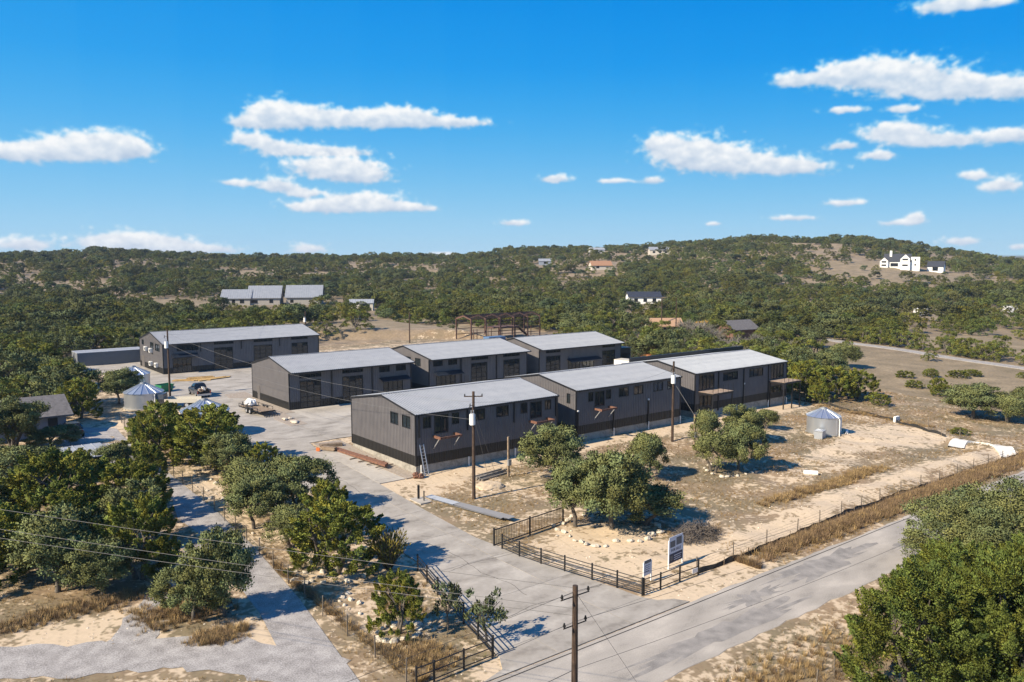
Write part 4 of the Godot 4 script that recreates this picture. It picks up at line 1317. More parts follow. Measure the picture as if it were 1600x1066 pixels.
func woods() -> void:
	for q in TREES:
		var lab: String = q[5]
		var grp := ""
		if STANDS.has(q[6]):
			grp = STANDS[q[6]][1]
			if lab == "": lab = KIND_WORD[q[0]] + " " + STANDS[q[6]][0]
		if q[6] == "b": lab = "low green juniper bush dotted in the dry pasture"
		var wide := 1.06 if q[0] in ["O", "BO"] else 1.12
		plant(q[0], lab, "tree", grp, q[1], q[2], q[3], q[4] * wide)
	plant("G", "arching yellow-green shrub at the edge of the driveway", "shrub", "", 28.6, 50.6, 2.9, 3.0)
	# hedge of junipers along the far side of the side road
	for q in [[193.5, 112, 189.2, 88, 9], [188.6, 84, 187.0, 71.5, 6], [186.2, 67.0, 184.6, 56.0, 5]]:
		for k in q[4]:
			var f: float = (k + 0.5) / q[4]
			plant("MJ", "deep green juniper in the hedge beside the narrow side road", "tree", "junipers hedging the side road", lerpf(q[0], q[2], f) + rng.randf_range(-0.6, 0.6), lerpf(q[1], q[3], f), rng.randf_range(3.6, 4.6), rng.randf_range(4.6, 5.6))
	# everything beyond: jittered rows thinned by clearings
	var r := RandomNumberGenerator.new()
	r.seed = 4242
	var gaps := noise(91, 0.012, 3)
	var spots := []
	for band in [[100.0, 330.0, 5.2], [330.0, 560.0, 6.2], [560.0, 900.0, 7.6]]:
		var st: float = band[2]
		for i in range(int(-500 / st), int(900 / st)):
			for j in range(int(30 / st), int(900 / st)):
				var s := (i + r.randf_range(0.05, 0.95)) * st
				var t := (j + r.randf_range(0.05, 0.95)) * st
				var u := r.randf()
				var pick := r.randf()
				var size := r.randf()
				var d := sqrt(s * s + t * t)
				if d < band[0] or d >= band[1]: continue
				var az := rad_to_deg(atan2(0.785 * s - 0.619 * t, 0.619 * s + 0.785 * t))
				if absf(az) > 37.0: continue
				var skip := false
				for q in OPEN:
					if s > q[0] and s < q[1] and t > q[2] and t < q[3]:
						skip = true
						break
				if skip: continue
				for q in HOUSE_SPOTS:
					if Vector2(s - q[0], t - q[1]).length() < q[2] + 2.0:
						skip = true
						break
				# keep the view line to the houses that the photograph shows open
				for q in HOUSE_SPOTS:
					var hd := sqrt(q[0] * q[0] + q[1] * q[1])
					if d < hd and d > hd - (110.0 if hd > 300 and hd < 420 else 55.0) and absf((s * q[1] - t * q[0]) / hd) < q[2] * 0.8 + 2.0:
						if u > 0.16: skip = true
				if skip: continue
				var f := in_field(s, t)
				if f >= 0 and u > 0.05: continue
				var g := gaps.get_noise_2d(s, t)
				if f < 0 and (u > 0.93 or (d > 330 and g > 0.17 and u > 0.22) or (d > 430 and g > 0.0 and u > 0.42)): continue
				spots.append([d, s, t, pick, size, f])
	spots.sort_custom(func(a, b): return a[0] < b[0])
	var singles := 215
	var buckets := {}
	for k in spots.size():
		var q = spots[k]
		var patch := gaps.get_noise_2d(q[1] * 2.0 + 500, q[2] * 2.0)
		var kind := "O" if q[3] < 0.38 + patch * 0.9 else "J"
		var h: float = lerpf(2.8, 6.6, pow(q[4], 0.8)) * (0.6 if q[5] >= 0 else 1.0) * (1.0 + 0.25 * patch)
		var w: float = h * (1.25 if kind == "O" else 1.02) * lerpf(1.0, 1.5, q[3])
		if k < singles:
			plant("M" + kind, ("grey-green oak" if kind == "O" else "yellow-green juniper") + " at the near edge of the woods behind the yard", "tree", "trees at the near edge of the woods", q[1], q[2], h, w)
			continue
		var key: String = kind + str(k % 3)
		if not buckets.has(key): buckets[key] = []
		buckets[key].append([q[1], q[2], h, w, patch])
	for key in buckets:
		var list: Array = buckets[key]
		var mm := MultiMesh.new()
		mm.transform_format = MultiMesh.TRANSFORM_3D
		mm.use_colors = true
		mm.mesh = far_meshes[key[0]][int(key.substr(1))]
		mm.instance_count = list.size()
		for i in list.size():
			var q = list[i]
			var b := Basis(Vector3.UP, r.randf() * TAU).scaled_local(Vector3(q[3], q[2], q[3]))
			mm.set_instance_transform(i, Transform3D(b, at(q[0], q[1], -0.1)))
			var base: Color = Color(0.088, 0.104, 0.043) if key[0] == "O" else Color(0.125, 0.135, 0.032)
			var v := r.randf_range(0.65, 1.25)
			var hue: float = r.randf_range(-0.14, 0.14) + q[4] * 0.15
			mm.set_instance_color(i, Color(base.r * v * (1.0 + hue), base.g * v, base.b * v * (1.0 - hue)))
		var o := MultiMeshInstance3D.new()
		o.multimesh = mm
		o.name = numbered("oak_woodland" if key[0] == "O" else "juniper_woodland", self)
		add_child(o)
		tag(o, ("grey-green oaks" if key[0] == "O" else "yellow-green junipers") + " covering the valley and the far hills", "woodland", "woods on the hills", "stuff")

# ---------------------------------------------------------------- objects on the plot
func extras() -> void:
	tree_kinds()
	woods()
	poles_and_wires()
	fences()
	tanks()
	vehicles()
	site_clutter()
	signs()
	steel_frame()
	houses()
	ground_cover()

func sag(a: Vector3, b: Vector3, drop: float, r: float, m: Material, label: String, group: String) -> void:
	var mb := MB.new()
	var p := []
	var q := []
	for i in 13:
		var t := i / 12.0
		p.append(a.lerp(b, t) - Vector3(0, drop * 4.0 * t * (1.0 - t), 0))
		q.append(r)
	mb.tube(p, q, 5)
	tag(part(self, "overhead_wire", mb, m), label, "wire", group)

func pole(s: float, t: float, h: float, label: String, arms: Array, can: float) -> Vector3:
	var o := thing("utility_pole", label, "utility pole", at(s, t), 0, "wooden utility poles")
	var mb := MB.new()
	mb.tube([Vector3(0, -0.4, 0), Vector3(0, h * 0.5, 0), Vector3(0, h, 0)], [0.17, 0.145, 0.115], 12)
	part(o, "pole", mb, M.pole)
	for a in arms:   # [height, direction, half length]
		mb = MB.new()
		var d := Vector3(cos(a[1]), 0, sin(a[1]))
		var thin: float = a[3] if a.size() > 3 else 0.09
		mb.bar(Vector3(0, a[0], 0) - d * a[2], Vector3(0, a[0], 0) + d * a[2], thin * 0.8, thin)
		var arm := part(o, "crossarm", mb, M.pole)
		for e in [-1.0, 1.0]:
			mb = MB.new()
			var p: Vector3 = Vector3(0, a[0], 0) + d * a[2] * 0.92 * e
			mb.tube([p + Vector3(0, 0.04, 0), p + Vector3(0, 0.1, 0), p + Vector3(0, 0.16, 0), p + Vector3(0, 0.24, 0)], [0.03, 0.07, 0.05, 0.03], 8)
			part(arm, "insulator", mb, M.black)
	if can > 0.0:
		mb = MB.new()
		var c := Vector3(-0.3, can, 0.24)
		mb.tube([c, c + Vector3(0, 0.08, 0), c + Vector3(0, 0.95, 0), c + Vector3(0, 1.02, 0)], [0.24, 0.27, 0.27, 0.2], 14)
		var tf := part(o, "transformer", mb, M.white)
		for e in [-0.12, 0.12]:
			mb = MB.new()
			mb.tube([c + Vector3(e, 1.0, 0), c + Vector3(e, 1.12, 0), c + Vector3(e, 1.2, 0), c + Vector3(e, 1.34, 0)], [0.035, 0.06, 0.035, 0.05], 8)
			part(tf, "bushing", mb, M.galv_dull)
		mb = MB.new()
		mb.bar(c + Vector3(0.1, 0.5, -0.2), Vector3(0, can + 0.5, 0), 0.1, 0.3)
		part(tf, "bracket", mb, M.galv_dull)
		mb = MB.new()
		mb.tube([Vector3(-0.5, can + 1.5, 0.1), Vector3(-0.45, can + 1.95, 0.12)], [0.05, 0.04], 8)
		mb.bar(Vector3(-0.48, can + 1.75, 0.11), Vector3(0, can + 1.75, 0), 0.05, 0.05)
		part(o, "fuse_cutout", mb, M.black)
	return at(s, t)

func poles_and_wires() -> void:
	var a := pole(43.0, 60.2, 10.0, "dark wooden utility pole with white transformer in front of the ladder building", [[9.55, 0.6, 0.85]], 7.0)
	var b := pole(75.1, 64.3, 9.7, "dark wooden utility pole with transformer and guy wire before the balcony buildings", [], 7.1)
	var c := pole(35.6, 128.4, 10.2, "dark wooden utility pole with transformer beside the parked pickup", [], 7.4)
	var d := pole(82.0, 182.8, 8.2, "utility pole at the far corner of the long workshop", [], 5.6)
	var e := pole(104.3, 172.6, 7.6, "plain utility pole standing before the cut bank", [], 0)
	var f := pole(166.0, 146.6, 9.8, "bare utility pole by the tan-roofed house", [], 0)
	var f2 := pole(165.0, 140.8, 10.4, "taller utility pole beside the tan-roofed house", [], 0)
	var g := pole(22.5, 24.3, 9.0, "weathered brown utility pole by the road with a guy wire and insulators", [[8.55, 0.0, 0.8, 0.04], [7.3, 0.0, 0.65, 0.04]], 0)
	var l := Vector3(-16, 0, -80)
	var along := "wires along the country road"
	for k in 3:
		var y: float = [8.75, 7.45, 5.35][k]
		sag(g + Vector3(0, y, 0), Vector3(82, y - 1.4, -24.3), 0.9, 0.008, M.wire, "dark overhead line running along the country road from the brown pole", along)
		sag(g + Vector3(0, y, 0), Vector3(-40, y - 1.4, -24.3), 0.9, 0.008 if k < 2 else 0.013, M.wire, "dark overhead line running along the country road from the brown pole", along)
		sag(g + Vector3(0, [8.9, 8.0, 7.7][k], 0), l + Vector3(0, [9.5, 8.2, 7.5][k], 0), 0.5, 0.011, M.wire_pale, "pale overhead service line crossing the gravel lane", "service lines over the gravel lane")
	for k in 2:
		sag(c + Vector3(0, 9.6 - k * 1.6, 0), a + Vector3(0, 9.0 - k * 1.6, 0), 1.6, 0.013, M.wire_pale, "pale overhead line strung between the yard pole and the ladder building pole", "yard service lines")
	sag(a + Vector3(0, 9.0, 0), b + Vector3(0, 8.8, 0), 1.0, 0.01, M.wire, "dark overhead line between the two front lot poles", "front lot lines")
	sag(c + Vector3(0, 9.4, 0), d + Vector3(0, 7.6, 0), 1.2, 0.01, M.wire, "dark overhead line from the yard pole to the long workshop", "yard service lines")
	for k in 2:
		sag(a + Vector3(0, 7.9 + k * 0.5, 0), at(47.6 + k, 64.0, 0), 0.0, 0.015, M.wire_pale, "pale guy wire staying the ladder building pole", "guy wires of the ladder building pole")
	sag(b + Vector3(0, 7.3, 0), at(74.9, 60.8, 3.7), 0.0, 0.022, M.wire_pale, "thick pale service drop from the transformer pole to a short post", "")
	sag(g + Vector3(0.1, 8.6, 0), at(27.6, 22.0, 0), 0.0, 0.009, M.wire_pale, "thin guy wire staying the brown roadside pole", "")
	for q in [[50.0, 64.0, 4.1, "short weathered timber post with meter beside the stacked boards"], [74.9, 60.8, 3.9, "short pale timber post carrying the service drop"]]:
		var o := thing("service_post", q[3], "post", at(q[0], q[1]))
		var mb := MB.new()
		mb.box(Vector3(-0.09, -0.3, -0.09), Vector3(0.09, q[2], 0.09))
		part(o, "post", mb, M.timber)
		mb = MB.new()
		mb.box(Vector3(-0.2, 1.2, 0.09), Vector3(0.2, 1.8, 0.25))
		part(o, "meter_box", mb, M.galv_dull)

func pipe_fence(called: String, label: String, line: Array, rails: int, h: float, dark: Material) -> void:
	var o := thing(called, label, "fence", at(line[0][0], line[0][1]))
	var org := o.position
	for i in line.size():
		var p := at(line[i][0], line[i][1]) - org
		var mb := MB.new()
		mb.bar(p - Vector3(0, 0.2, 0), p + Vector3(0, h + 0.06, 0), 0.09, 0.09)
		part(o, "fence_post", mb, dark)
		if i == 0: continue
		var q := at(line[i - 1][0], line[i - 1][1]) - org
		for k in rails:
			mb = MB.new()
			var y := h * (0.14 + 0.82 * k / (rails - 1))
			mb.tube([q + Vector3(0, y, 0), p + Vector3(0, y, 0)], [0.032, 0.032], 7)
			part(o, "fence_rail", mb, dark)

func spread(a: Vector2, b: Vector2, n: int) -> Array:
	var o := []
	for i in n + 1:
		var p := a.lerp(b, float(i) / n)
		o.append([p.x, p.y])
	return o

func wire_fence(label: String, line: Array, h: float, step: float, cloth: bool) -> void:
	var o := thing("wire_fence", label, "fence", at(line[0][0], line[0][1]))
	var org := o.position
	var mesh_ := MB.new()
	for i in line.size() - 1:
		var a := Vector2(line[i][0], line[i][1])
		var b := Vector2(line[i + 1][0], line[i + 1][1])
		var n := maxi(1, int(a.distance_to(b) / step))
		for k in n:
			var p := a.lerp(b, float(k) / n)
			var q := a.lerp(b, float(k + 1) / n)
			var P := at(p.x, p.y) - org
			var Q := at(q.x, q.y) - org
			var mb := MB.new()
			mb.bar(P - Vector3(0, 0.2, 0), P + Vector3(rng.randf_range(-0.05, 0.05), h + 0.1, rng.randf_range(-0.04, 0.04)), 0.06, 0.06)
			part(o, "fence_post", mb, M.fence_post)
			for w in 5:
				var y := h * (w + 0.6) / 5.0
				mesh_.bar(P + Vector3(0, y, 0), Q + Vector3(0, y, 0), 0.008, 0.008)
			if not cloth:
				var m := int(P.distance_to(Q) / 0.3)
				for w in m:
					var x := P.lerp(Q, float(w) / m)
					mesh_.bar(x + Vector3(0, 0.05, 0), x + Vector3(0, h * 0.92, 0), 0.006, 0.006)
	var wires := part(o, "wire_mesh", mesh_, M.wire)
	wires.set_meta("kind", "stuff")

func silt_fence(label: String, line: Array, h: float) -> void:
	var o := thing("silt_fence", label, "fence", at(line[0][0], line[0][1]))
	var org := o.position
	var mb := MB.new()
	var r := RandomNumberGenerator.new()
	r.seed = 12
	var last := Vector3.ZERO
	var lt := Vector3.ZERO
	var first := true
	for i in line.size() - 1:
		var a := Vector2(line[i][0], line[i][1])
		var b := Vector2(line[i + 1][0], line[i + 1][1])
		var n := maxi(1, int(a.distance_to(b) / 0.7))
		for k in n + 1:
			var p := a.lerp(b, float(k) / n)
			var P := at(p.x, p.y) - org
			var T := P + Vector3(r.randf_range(-0.08, 0.08), h * r.randf_range(0.7, 1.1), r.randf_range(-0.1, 0.1))
			if not first:
				mb.quad(last - Vector3(0, 0.1, 0), P - Vector3(0, 0.1, 0), T, lt)
				var e := Vector3(0, 0, -0.012)
				mb.quad(P - Vector3(0, 0.1, 0) + e, last - Vector3(0, 0.1, 0) + e, lt + e, T + e)
			first = false
			last = P
			lt = T
			if k % 4 == 0:
				var st := MB.new()
				st.bar(P - Vector3(0, 0.2, -0.04), P + Vector3(0, h + 0.25, 0.04), 0.035, 0.035)
				part(o, "stake", st, M.timber)
	part(o, "fabric", mb, M.fabric)

func fences() -> void:
	M.fence_post = mat(0.16, 0.13, 0.1, 0.9)
	M.fabric = mat(0.02, 0.019, 0.018, 0.9)
	pipe_fence("pipe_fence", "black pipe fence along the open side of the driveway, gate to road corner", [[37.5, 48.8], [37.6, 46.8], [37.95, 44.7], [38.4, 42.6], [38.9, 40.3], [39.35, 38.3], [39.75, 36.35]], 5, 1.2, M.black)
	pipe_fence("pipe_fence", "black pipe fence in front of the sale signs, facing the road", [[39.85, 36.3], [41.5, 36.3], [43.6, 36.4], [45.6, 36.4]], 3, 1.15, M.black)
	pipe_fence("pipe_fence", "black pipe fence beside the oak saplings on the driveway", [[30.1, 49.1], [29.55, 47.0], [29.0, 44.8], [28.45, 42.5], [27.9, 40.2], [27.4, 38.0], [26.85, 35.8]], 5, 1.2, M.black)
	pipe_fence("pipe_fence", "black two-rail pipe fence closing the stone-ringed bed off from the road", [[26.7, 35.65], [24.7, 35.6], [22.7, 35.5], [21.6, 35.5]], 3, 1.15, M.black)
	# slatted gate rolled open
	var o := thing("slatted_gate", "black slatted sliding gate standing open behind the pipe fence", "gate", at(37.4, 49.7))
	var org := o.position
	var A := at(37.4, 49.7) - org
	var B := at(45.2, 50.4) - org
	for y in [0.12, 1.32]:
		var mb := MB.new()
		mb.bar(A + Vector3(0, y, 0), B + Vector3(0, y, 0), 0.06, 0.07)
		part(o, "gate_rail", mb, M.black)
	for k in 3:
		var mb := MB.new()
		var p := A.lerp(B, k / 2.0)
		mb.bar(p - Vector3(0, 0.2, 0), p + Vector3(0, 1.5, 0), 0.1, 0.1)
		part(o, "gate_post", mb, M.black)
	for k in 44:
		var mb := MB.new()
		var p := A.lerp(B, (k + 0.5) / 44.0)
		mb.bar(p + Vector3(0, 0.15, 0), p + Vector3(0, 1.29, 0), 0.022, 0.022)
		part(o, "picket", mb, M.black)
	wire_fence("thin wire mesh fence between the gravel lane and the driveway trees", [[21.5, 36.4], [21.5, 46.5], [22.1, 58.5], [22.75, 70.2], [22.9, 85.5], [23.6, 100], [25.3, 114.7]], 1.25, 2.6, false)
	wire_fence("sparse wire fence with crooked posts across the road by the junipers", [[33.0, 21.6], [40.0, 22.6], [47.0, 23.4]], 1.2, 2.2, true)
	wire_fence("wire fence running along the pasture side of the lot", [[112.4, 74.0], [112.0, 62.0], [111.5, 55.0], [106.8, 45.0], [104.0, 36.8]], 1.2, 4.0, true)
	wire_fence("wire fence above the black silt fence along the road", [[45.8, 36.7], [59.0, 37.1], [72.8, 37.4], [87.7, 37.0], [102.3, 36.9]], 1.15, 3.4, true)
	silt_fence("black silt fence along the road side of the lot", [[45.7, 36.5], [51.4, 36.4], [59.0, 36.9], [72.8, 37.2], [87.7, 36.8], [102.3, 36.7]], 0.42)
	silt_fence("black silt fence along the pasture side of the lot", [[112.2, 72.0], [112.6, 67.2], [111.6, 61.3], [110.6, 55.2], [106.2, 46.5]], 0.4)
	# low bollards beside the keypad stand
	o = thing("gate_keypad", "black keypad stand on a small concrete pad beside the driveway", "keypad stand", at(38.8, 62.4))
	var mb2 := MB.new()
	mb2.box(Vector3(-0.7, -0.1, -1.1), Vector3(0.5, 0.1, 0.9))
	part(o, "pad", mb2, M.pad)
	for q in [[0.0, -0.6, 1.35, 0.16], [0.05, 0.25, 1.0, 0.08]]:
		mb2 = MB.new()
		mb2.box(Vector3(q[0] - q[3] / 2, 0.1, q[1] - q[3] / 2), Vector3(q[0] + q[3] / 2, q[2], q[1] + q[3] / 2))
		part(o, "stand", mb2, M.black)

func tank(s: float, t: float, r: float, h: float, label: String, pipes: Array) -> Node3D:
	var o := thing("water_tank", label, "tank", at(s, t), 0, "galvanised rainwater tanks")
	var mb := MB.new()
	mb.tube([Vector3(0, -0.2, 0), Vector3(0, 0.16, 0)], [r + 0.18, r + 0.18], 40)
	part(o, "base_slab", mb, M.found)
	# corrugated shell
	mb = MB.new()
	var p := []
	var q := []
	var n := int(h / 0.06)
	for i in n + 1:
		p.append(Vector3(0, 0.162 + h * i / n, 0))
		q.append(r + 0.012 * (1 if i % 2 == 0 else -1))
	mb.tube(p, q, 48, false)
	part(o, "shell", mb, M.galv)
	var seg := 16
	var rise := r * 0.42
	for k in seg:
		mb = MB.new()
		var a0 := TAU * k / seg
		var a1 := TAU * (k + 1) / seg
		var e := 0.14
		var y := 0.17 + h
		var A := Vector3(cos(a0) * (r + e), y - 0.05, sin(a0) * (r + e))
		var B := Vector3(cos(a1) * (r + e), y - 0.05, sin(a1) * (r + e))
		var C := Vector3(cos(a1) * 0.35, y + rise, sin(a1) * 0.35)
		var D := Vector3(cos(a0) * 0.35, y + rise, sin(a0) * 0.35)
		mb.quad(B, A, D, C)
		mb.bar(A + Vector3(0, 0.03, 0), D + Vector3(0, 0.03, 0), 0.07, 0.08)
		part(o, "roof_panel", mb, M.galv)
	mb = MB.new()
	mb.tube([Vector3(0, 0.1 + h + rise, 0), Vector3(0, 0.3 + h + rise, 0), Vector3(0, 0.36 + h + rise, 0)], [0.42, 0.42, 0.1], 14)
	part(o, "roof_cap", mb, M.galv_dull)
	for a in pipes:
		mb = MB.new()
		var d := Vector3(cos(a), 0, sin(a))
		mb.tube([d * (r - 0.05) + Vector3(0, h - 0.12, 0), d * (r + 0.12) + Vector3(0, h - 0.05, 0), d * (r + 0.22) + Vector3(0, h - 0.25, 0), d * (r + 0.22) + Vector3(0, -0.1, 0)], [0.065, 0.065, 0.065, 0.065], 10)
		part(o, "overflow_pipe", mb, M.white)
	return o

func tanks() -> void:
	tank(30.2, 121.6, 2.55, 2.1, "corrugated galvanised water tank with white pipe next to the yard pole", [1.3])
	tank(32.8, 137.8, 2.4, 2.6, "taller galvanised water tank half hidden behind the dark oak", [1.2])
	tank(30.9, 97.6, 2.7, 3.0, "galvanised water tank whose roof shows over the driveway junipers", [])
	tank(95.0, 56.6, 2.0, 2.2, "galvanised water tank with three white pipes on the open front lot", [1.55, 0.75, 0.6])
	var o := thing("pump_box", "grey metal pump box beside the front lot water tank", "pump box", at(92.0, 55.2), 0.2)
	var mb := MB.new()
	mb.box(Vector3(-0.6, -0.1, -0.5), Vector3(0.6, 0.85, 0.5))
	part(o, "casing", mb, M.galv_dull)
	mb = MB.new()
	mb.box(Vector3(-0.66, 0.853, -0.56), Vector3(0.66, 0.95, 0.56))
	part(o, "lid", mb, M.galv_dull)
	o = thing("pipe_stack", "white pipe lengths and rubble lying against the front lot tank", "pipes", at(97.4, 54.8), 0.5)
	for k in 3:
		mb = MB.new()
		mb.tube([Vector3(-0.9, 0.1 + (0.14 if k == 2 else 0.0), 0.16 * k - (0.24 if k == 2 else 0.0)), Vector3(0.9, 0.1 + (0.14 if k == 2 else 0.0), 0.16 * k - (0.24 if k == 2 else 0.0))], [0.075, 0.075], 10)
		part(o, "pipe", mb, M.white)

# body from side profile sections: list of [z, half width, bottom, top, half width at top]
func hull(mb: MB, secs: Array) -> void:
	var rings := []
	for q in secs:
		var z: float = q[0]
		var w: float = q[1]
		var b: float = q[2]
		var t: float = q[3]
		var u: float = q[4]
		var m := lerpf(b, t, 0.55)
		rings.append([Vector3(-w * 0.94, b, z), Vector3(w * 0.94, b, z), Vector3(w, m, z), Vector3(u, t - 0.06, z), Vector3(u - 0.1, t, z), Vector3(-u + 0.1, t, z), Vector3(-u, t - 0.06, z), Vector3(-w, m, z)])
	for i in rings.size() - 1:
		for k in 8:
			var j := (k + 1) % 8
			mb.quad(rings[i][k], rings[i][j], rings[i + 1][j], rings[i + 1][k])
	for k in range(1, 7):
		mb.tri(rings[0][0], rings[0][k + 1], rings[0][k])
		mb.tri(rings[-1][0], rings[-1][k], rings[-1][k + 1])

func wheel(o: Node3D, x: float, z: float, r: float) -> void:
	var mb := MB.new()
	var sg := signf(x)
	mb.tube([Vector3(x - 0.12 * sg, r, z), Vector3(x - 0.09 * sg, r, z), Vector3(x + 0.09 * sg, r, z), Vector3(x + 0.11 * sg, r, z)], [r * 0.9, r, r, r * 0.88], 18)
	var w := part(o, "wheel", mb, M.tyre)
	mb = MB.new()
	mb.tube([Vector3(x + 0.112 * sg, r, z), Vector3(x + 0.13 * sg, r, z)], [r * 0.6, r * 0.5], 14)
	part(w, "rim", mb, M.alu)

func car(at_: Vector3, turn: float, label: String, pickup: bool, paint: Material) -> Node3D:
	var o := thing("pickup_truck" if pickup else "parked_car", label, "truck" if pickup else "car", at_, turn)
	# front of the vehicle towards -z
	var mb := MB.new()
	if pickup:
		hull(mb, [[-2.75, 0.86, 0.45, 0.95, 0.8], [-2.6, 0.98, 0.42, 1.08, 0.9], [-1.35, 1.0, 0.4, 1.16, 0.92], [-1.3, 1.0, 0.4, 1.18, 0.92], [0.95, 1.0, 0.4, 1.16, 0.93]])
		part(o, "body", mb, paint)
		mb = MB.new()
		hull(mb, [[-1.35, 0.9, 1.14, 1.2, 0.86], [-0.75, 0.9, 1.14, 1.82, 0.72], [0.55, 0.9, 1.14, 1.86, 0.74], [0.9, 0.9, 1.14, 1.2, 0.88]])
		part(o, "cab_glass", mb, M.carglass)
		mb = MB.new()
		hull(mb, [[-0.72, 0.7, 1.815, 1.88, 0.68], [0.5, 0.72, 1.84, 1.93, 0.7]])
		part(o, "roof", mb, paint)
		for x in [-1.0, 0.9]:
			mb = MB.new()
			mb.box(Vector3(x, 0.5, 0.955), Vector3(x + 0.1, 1.2, 2.75))
			part(o, "bed_side", mb, paint)
		mb = MB.new()
		mb.box(Vector3(-0.895, 0.5, 0.955), Vector3(0.895, 0.68, 2.74))
		part(o, "bed_floor", mb, M.black)
		mb = MB.new()
		mb.box(Vector3(-0.99, 0.38, 2.755), Vector3(0.99, 0.62, 2.9))
		part(o, "bumper", mb, M.alu)
		for x in [-0.93, 0.93]:
			mb = MB.new()
			mb.box(Vector3(x - 0.06, 0.7, 2.752), Vector3(x + 0.06, 1.05, 2.79))
			part(o, "tail_light", mb, M.redpaint)
	else:
		hull(mb, [[-2.35, 0.78, 0.35, 0.78, 0.72], [-2.15, 0.92, 0.32, 0.9, 0.84], [-1.1, 0.94, 0.3, 1.02, 0.86], [1.7, 0.94, 0.3, 1.05, 0.88], [2.25, 0.86, 0.4, 0.98, 0.8]])
		part(o, "body", mb, paint)
		mb = MB.new()
		hull(mb, [[-1.2, 0.86, 1.0, 1.05, 0.82], [-0.5, 0.86, 1.0, 1.58, 0.66], [1.5, 0.86, 1.0, 1.6, 0.68], [2.05, 0.84, 1.0, 1.06, 0.8]])
		part(o, "cabin_glass", mb, M.carglass)
		mb = MB.new()
		hull(mb, [[-0.48, 0.64, 1.57, 1.63, 0.6], [1.45, 0.66, 1.59, 1.66, 0.62]])
		part(o, "roof", mb, paint)
		mb = MB.new()
		mb.box(Vector3(-0.25, 0.55, 2.26), Vector3(0.25, 0.68, 2.29))
		part(o, "number_plate", mb, M.white)
		for x in [-0.7, 0.7]:
			mb = MB.new()
			mb.box(Vector3(x - 0.1, 0.7, 2.2), Vector3(x + 0.1, 0.9, 2.28))
			part(o, "tail_light", mb, M.redpaint)
	for x in [-0.9, 0.9]:
		wheel(o, x, -1.75 if pickup else -1.4, 0.38 if pickup else 0.33)
		wheel(o, x, 1.75 if pickup else 1.4, 0.38 if pickup else 0.33)
	return o

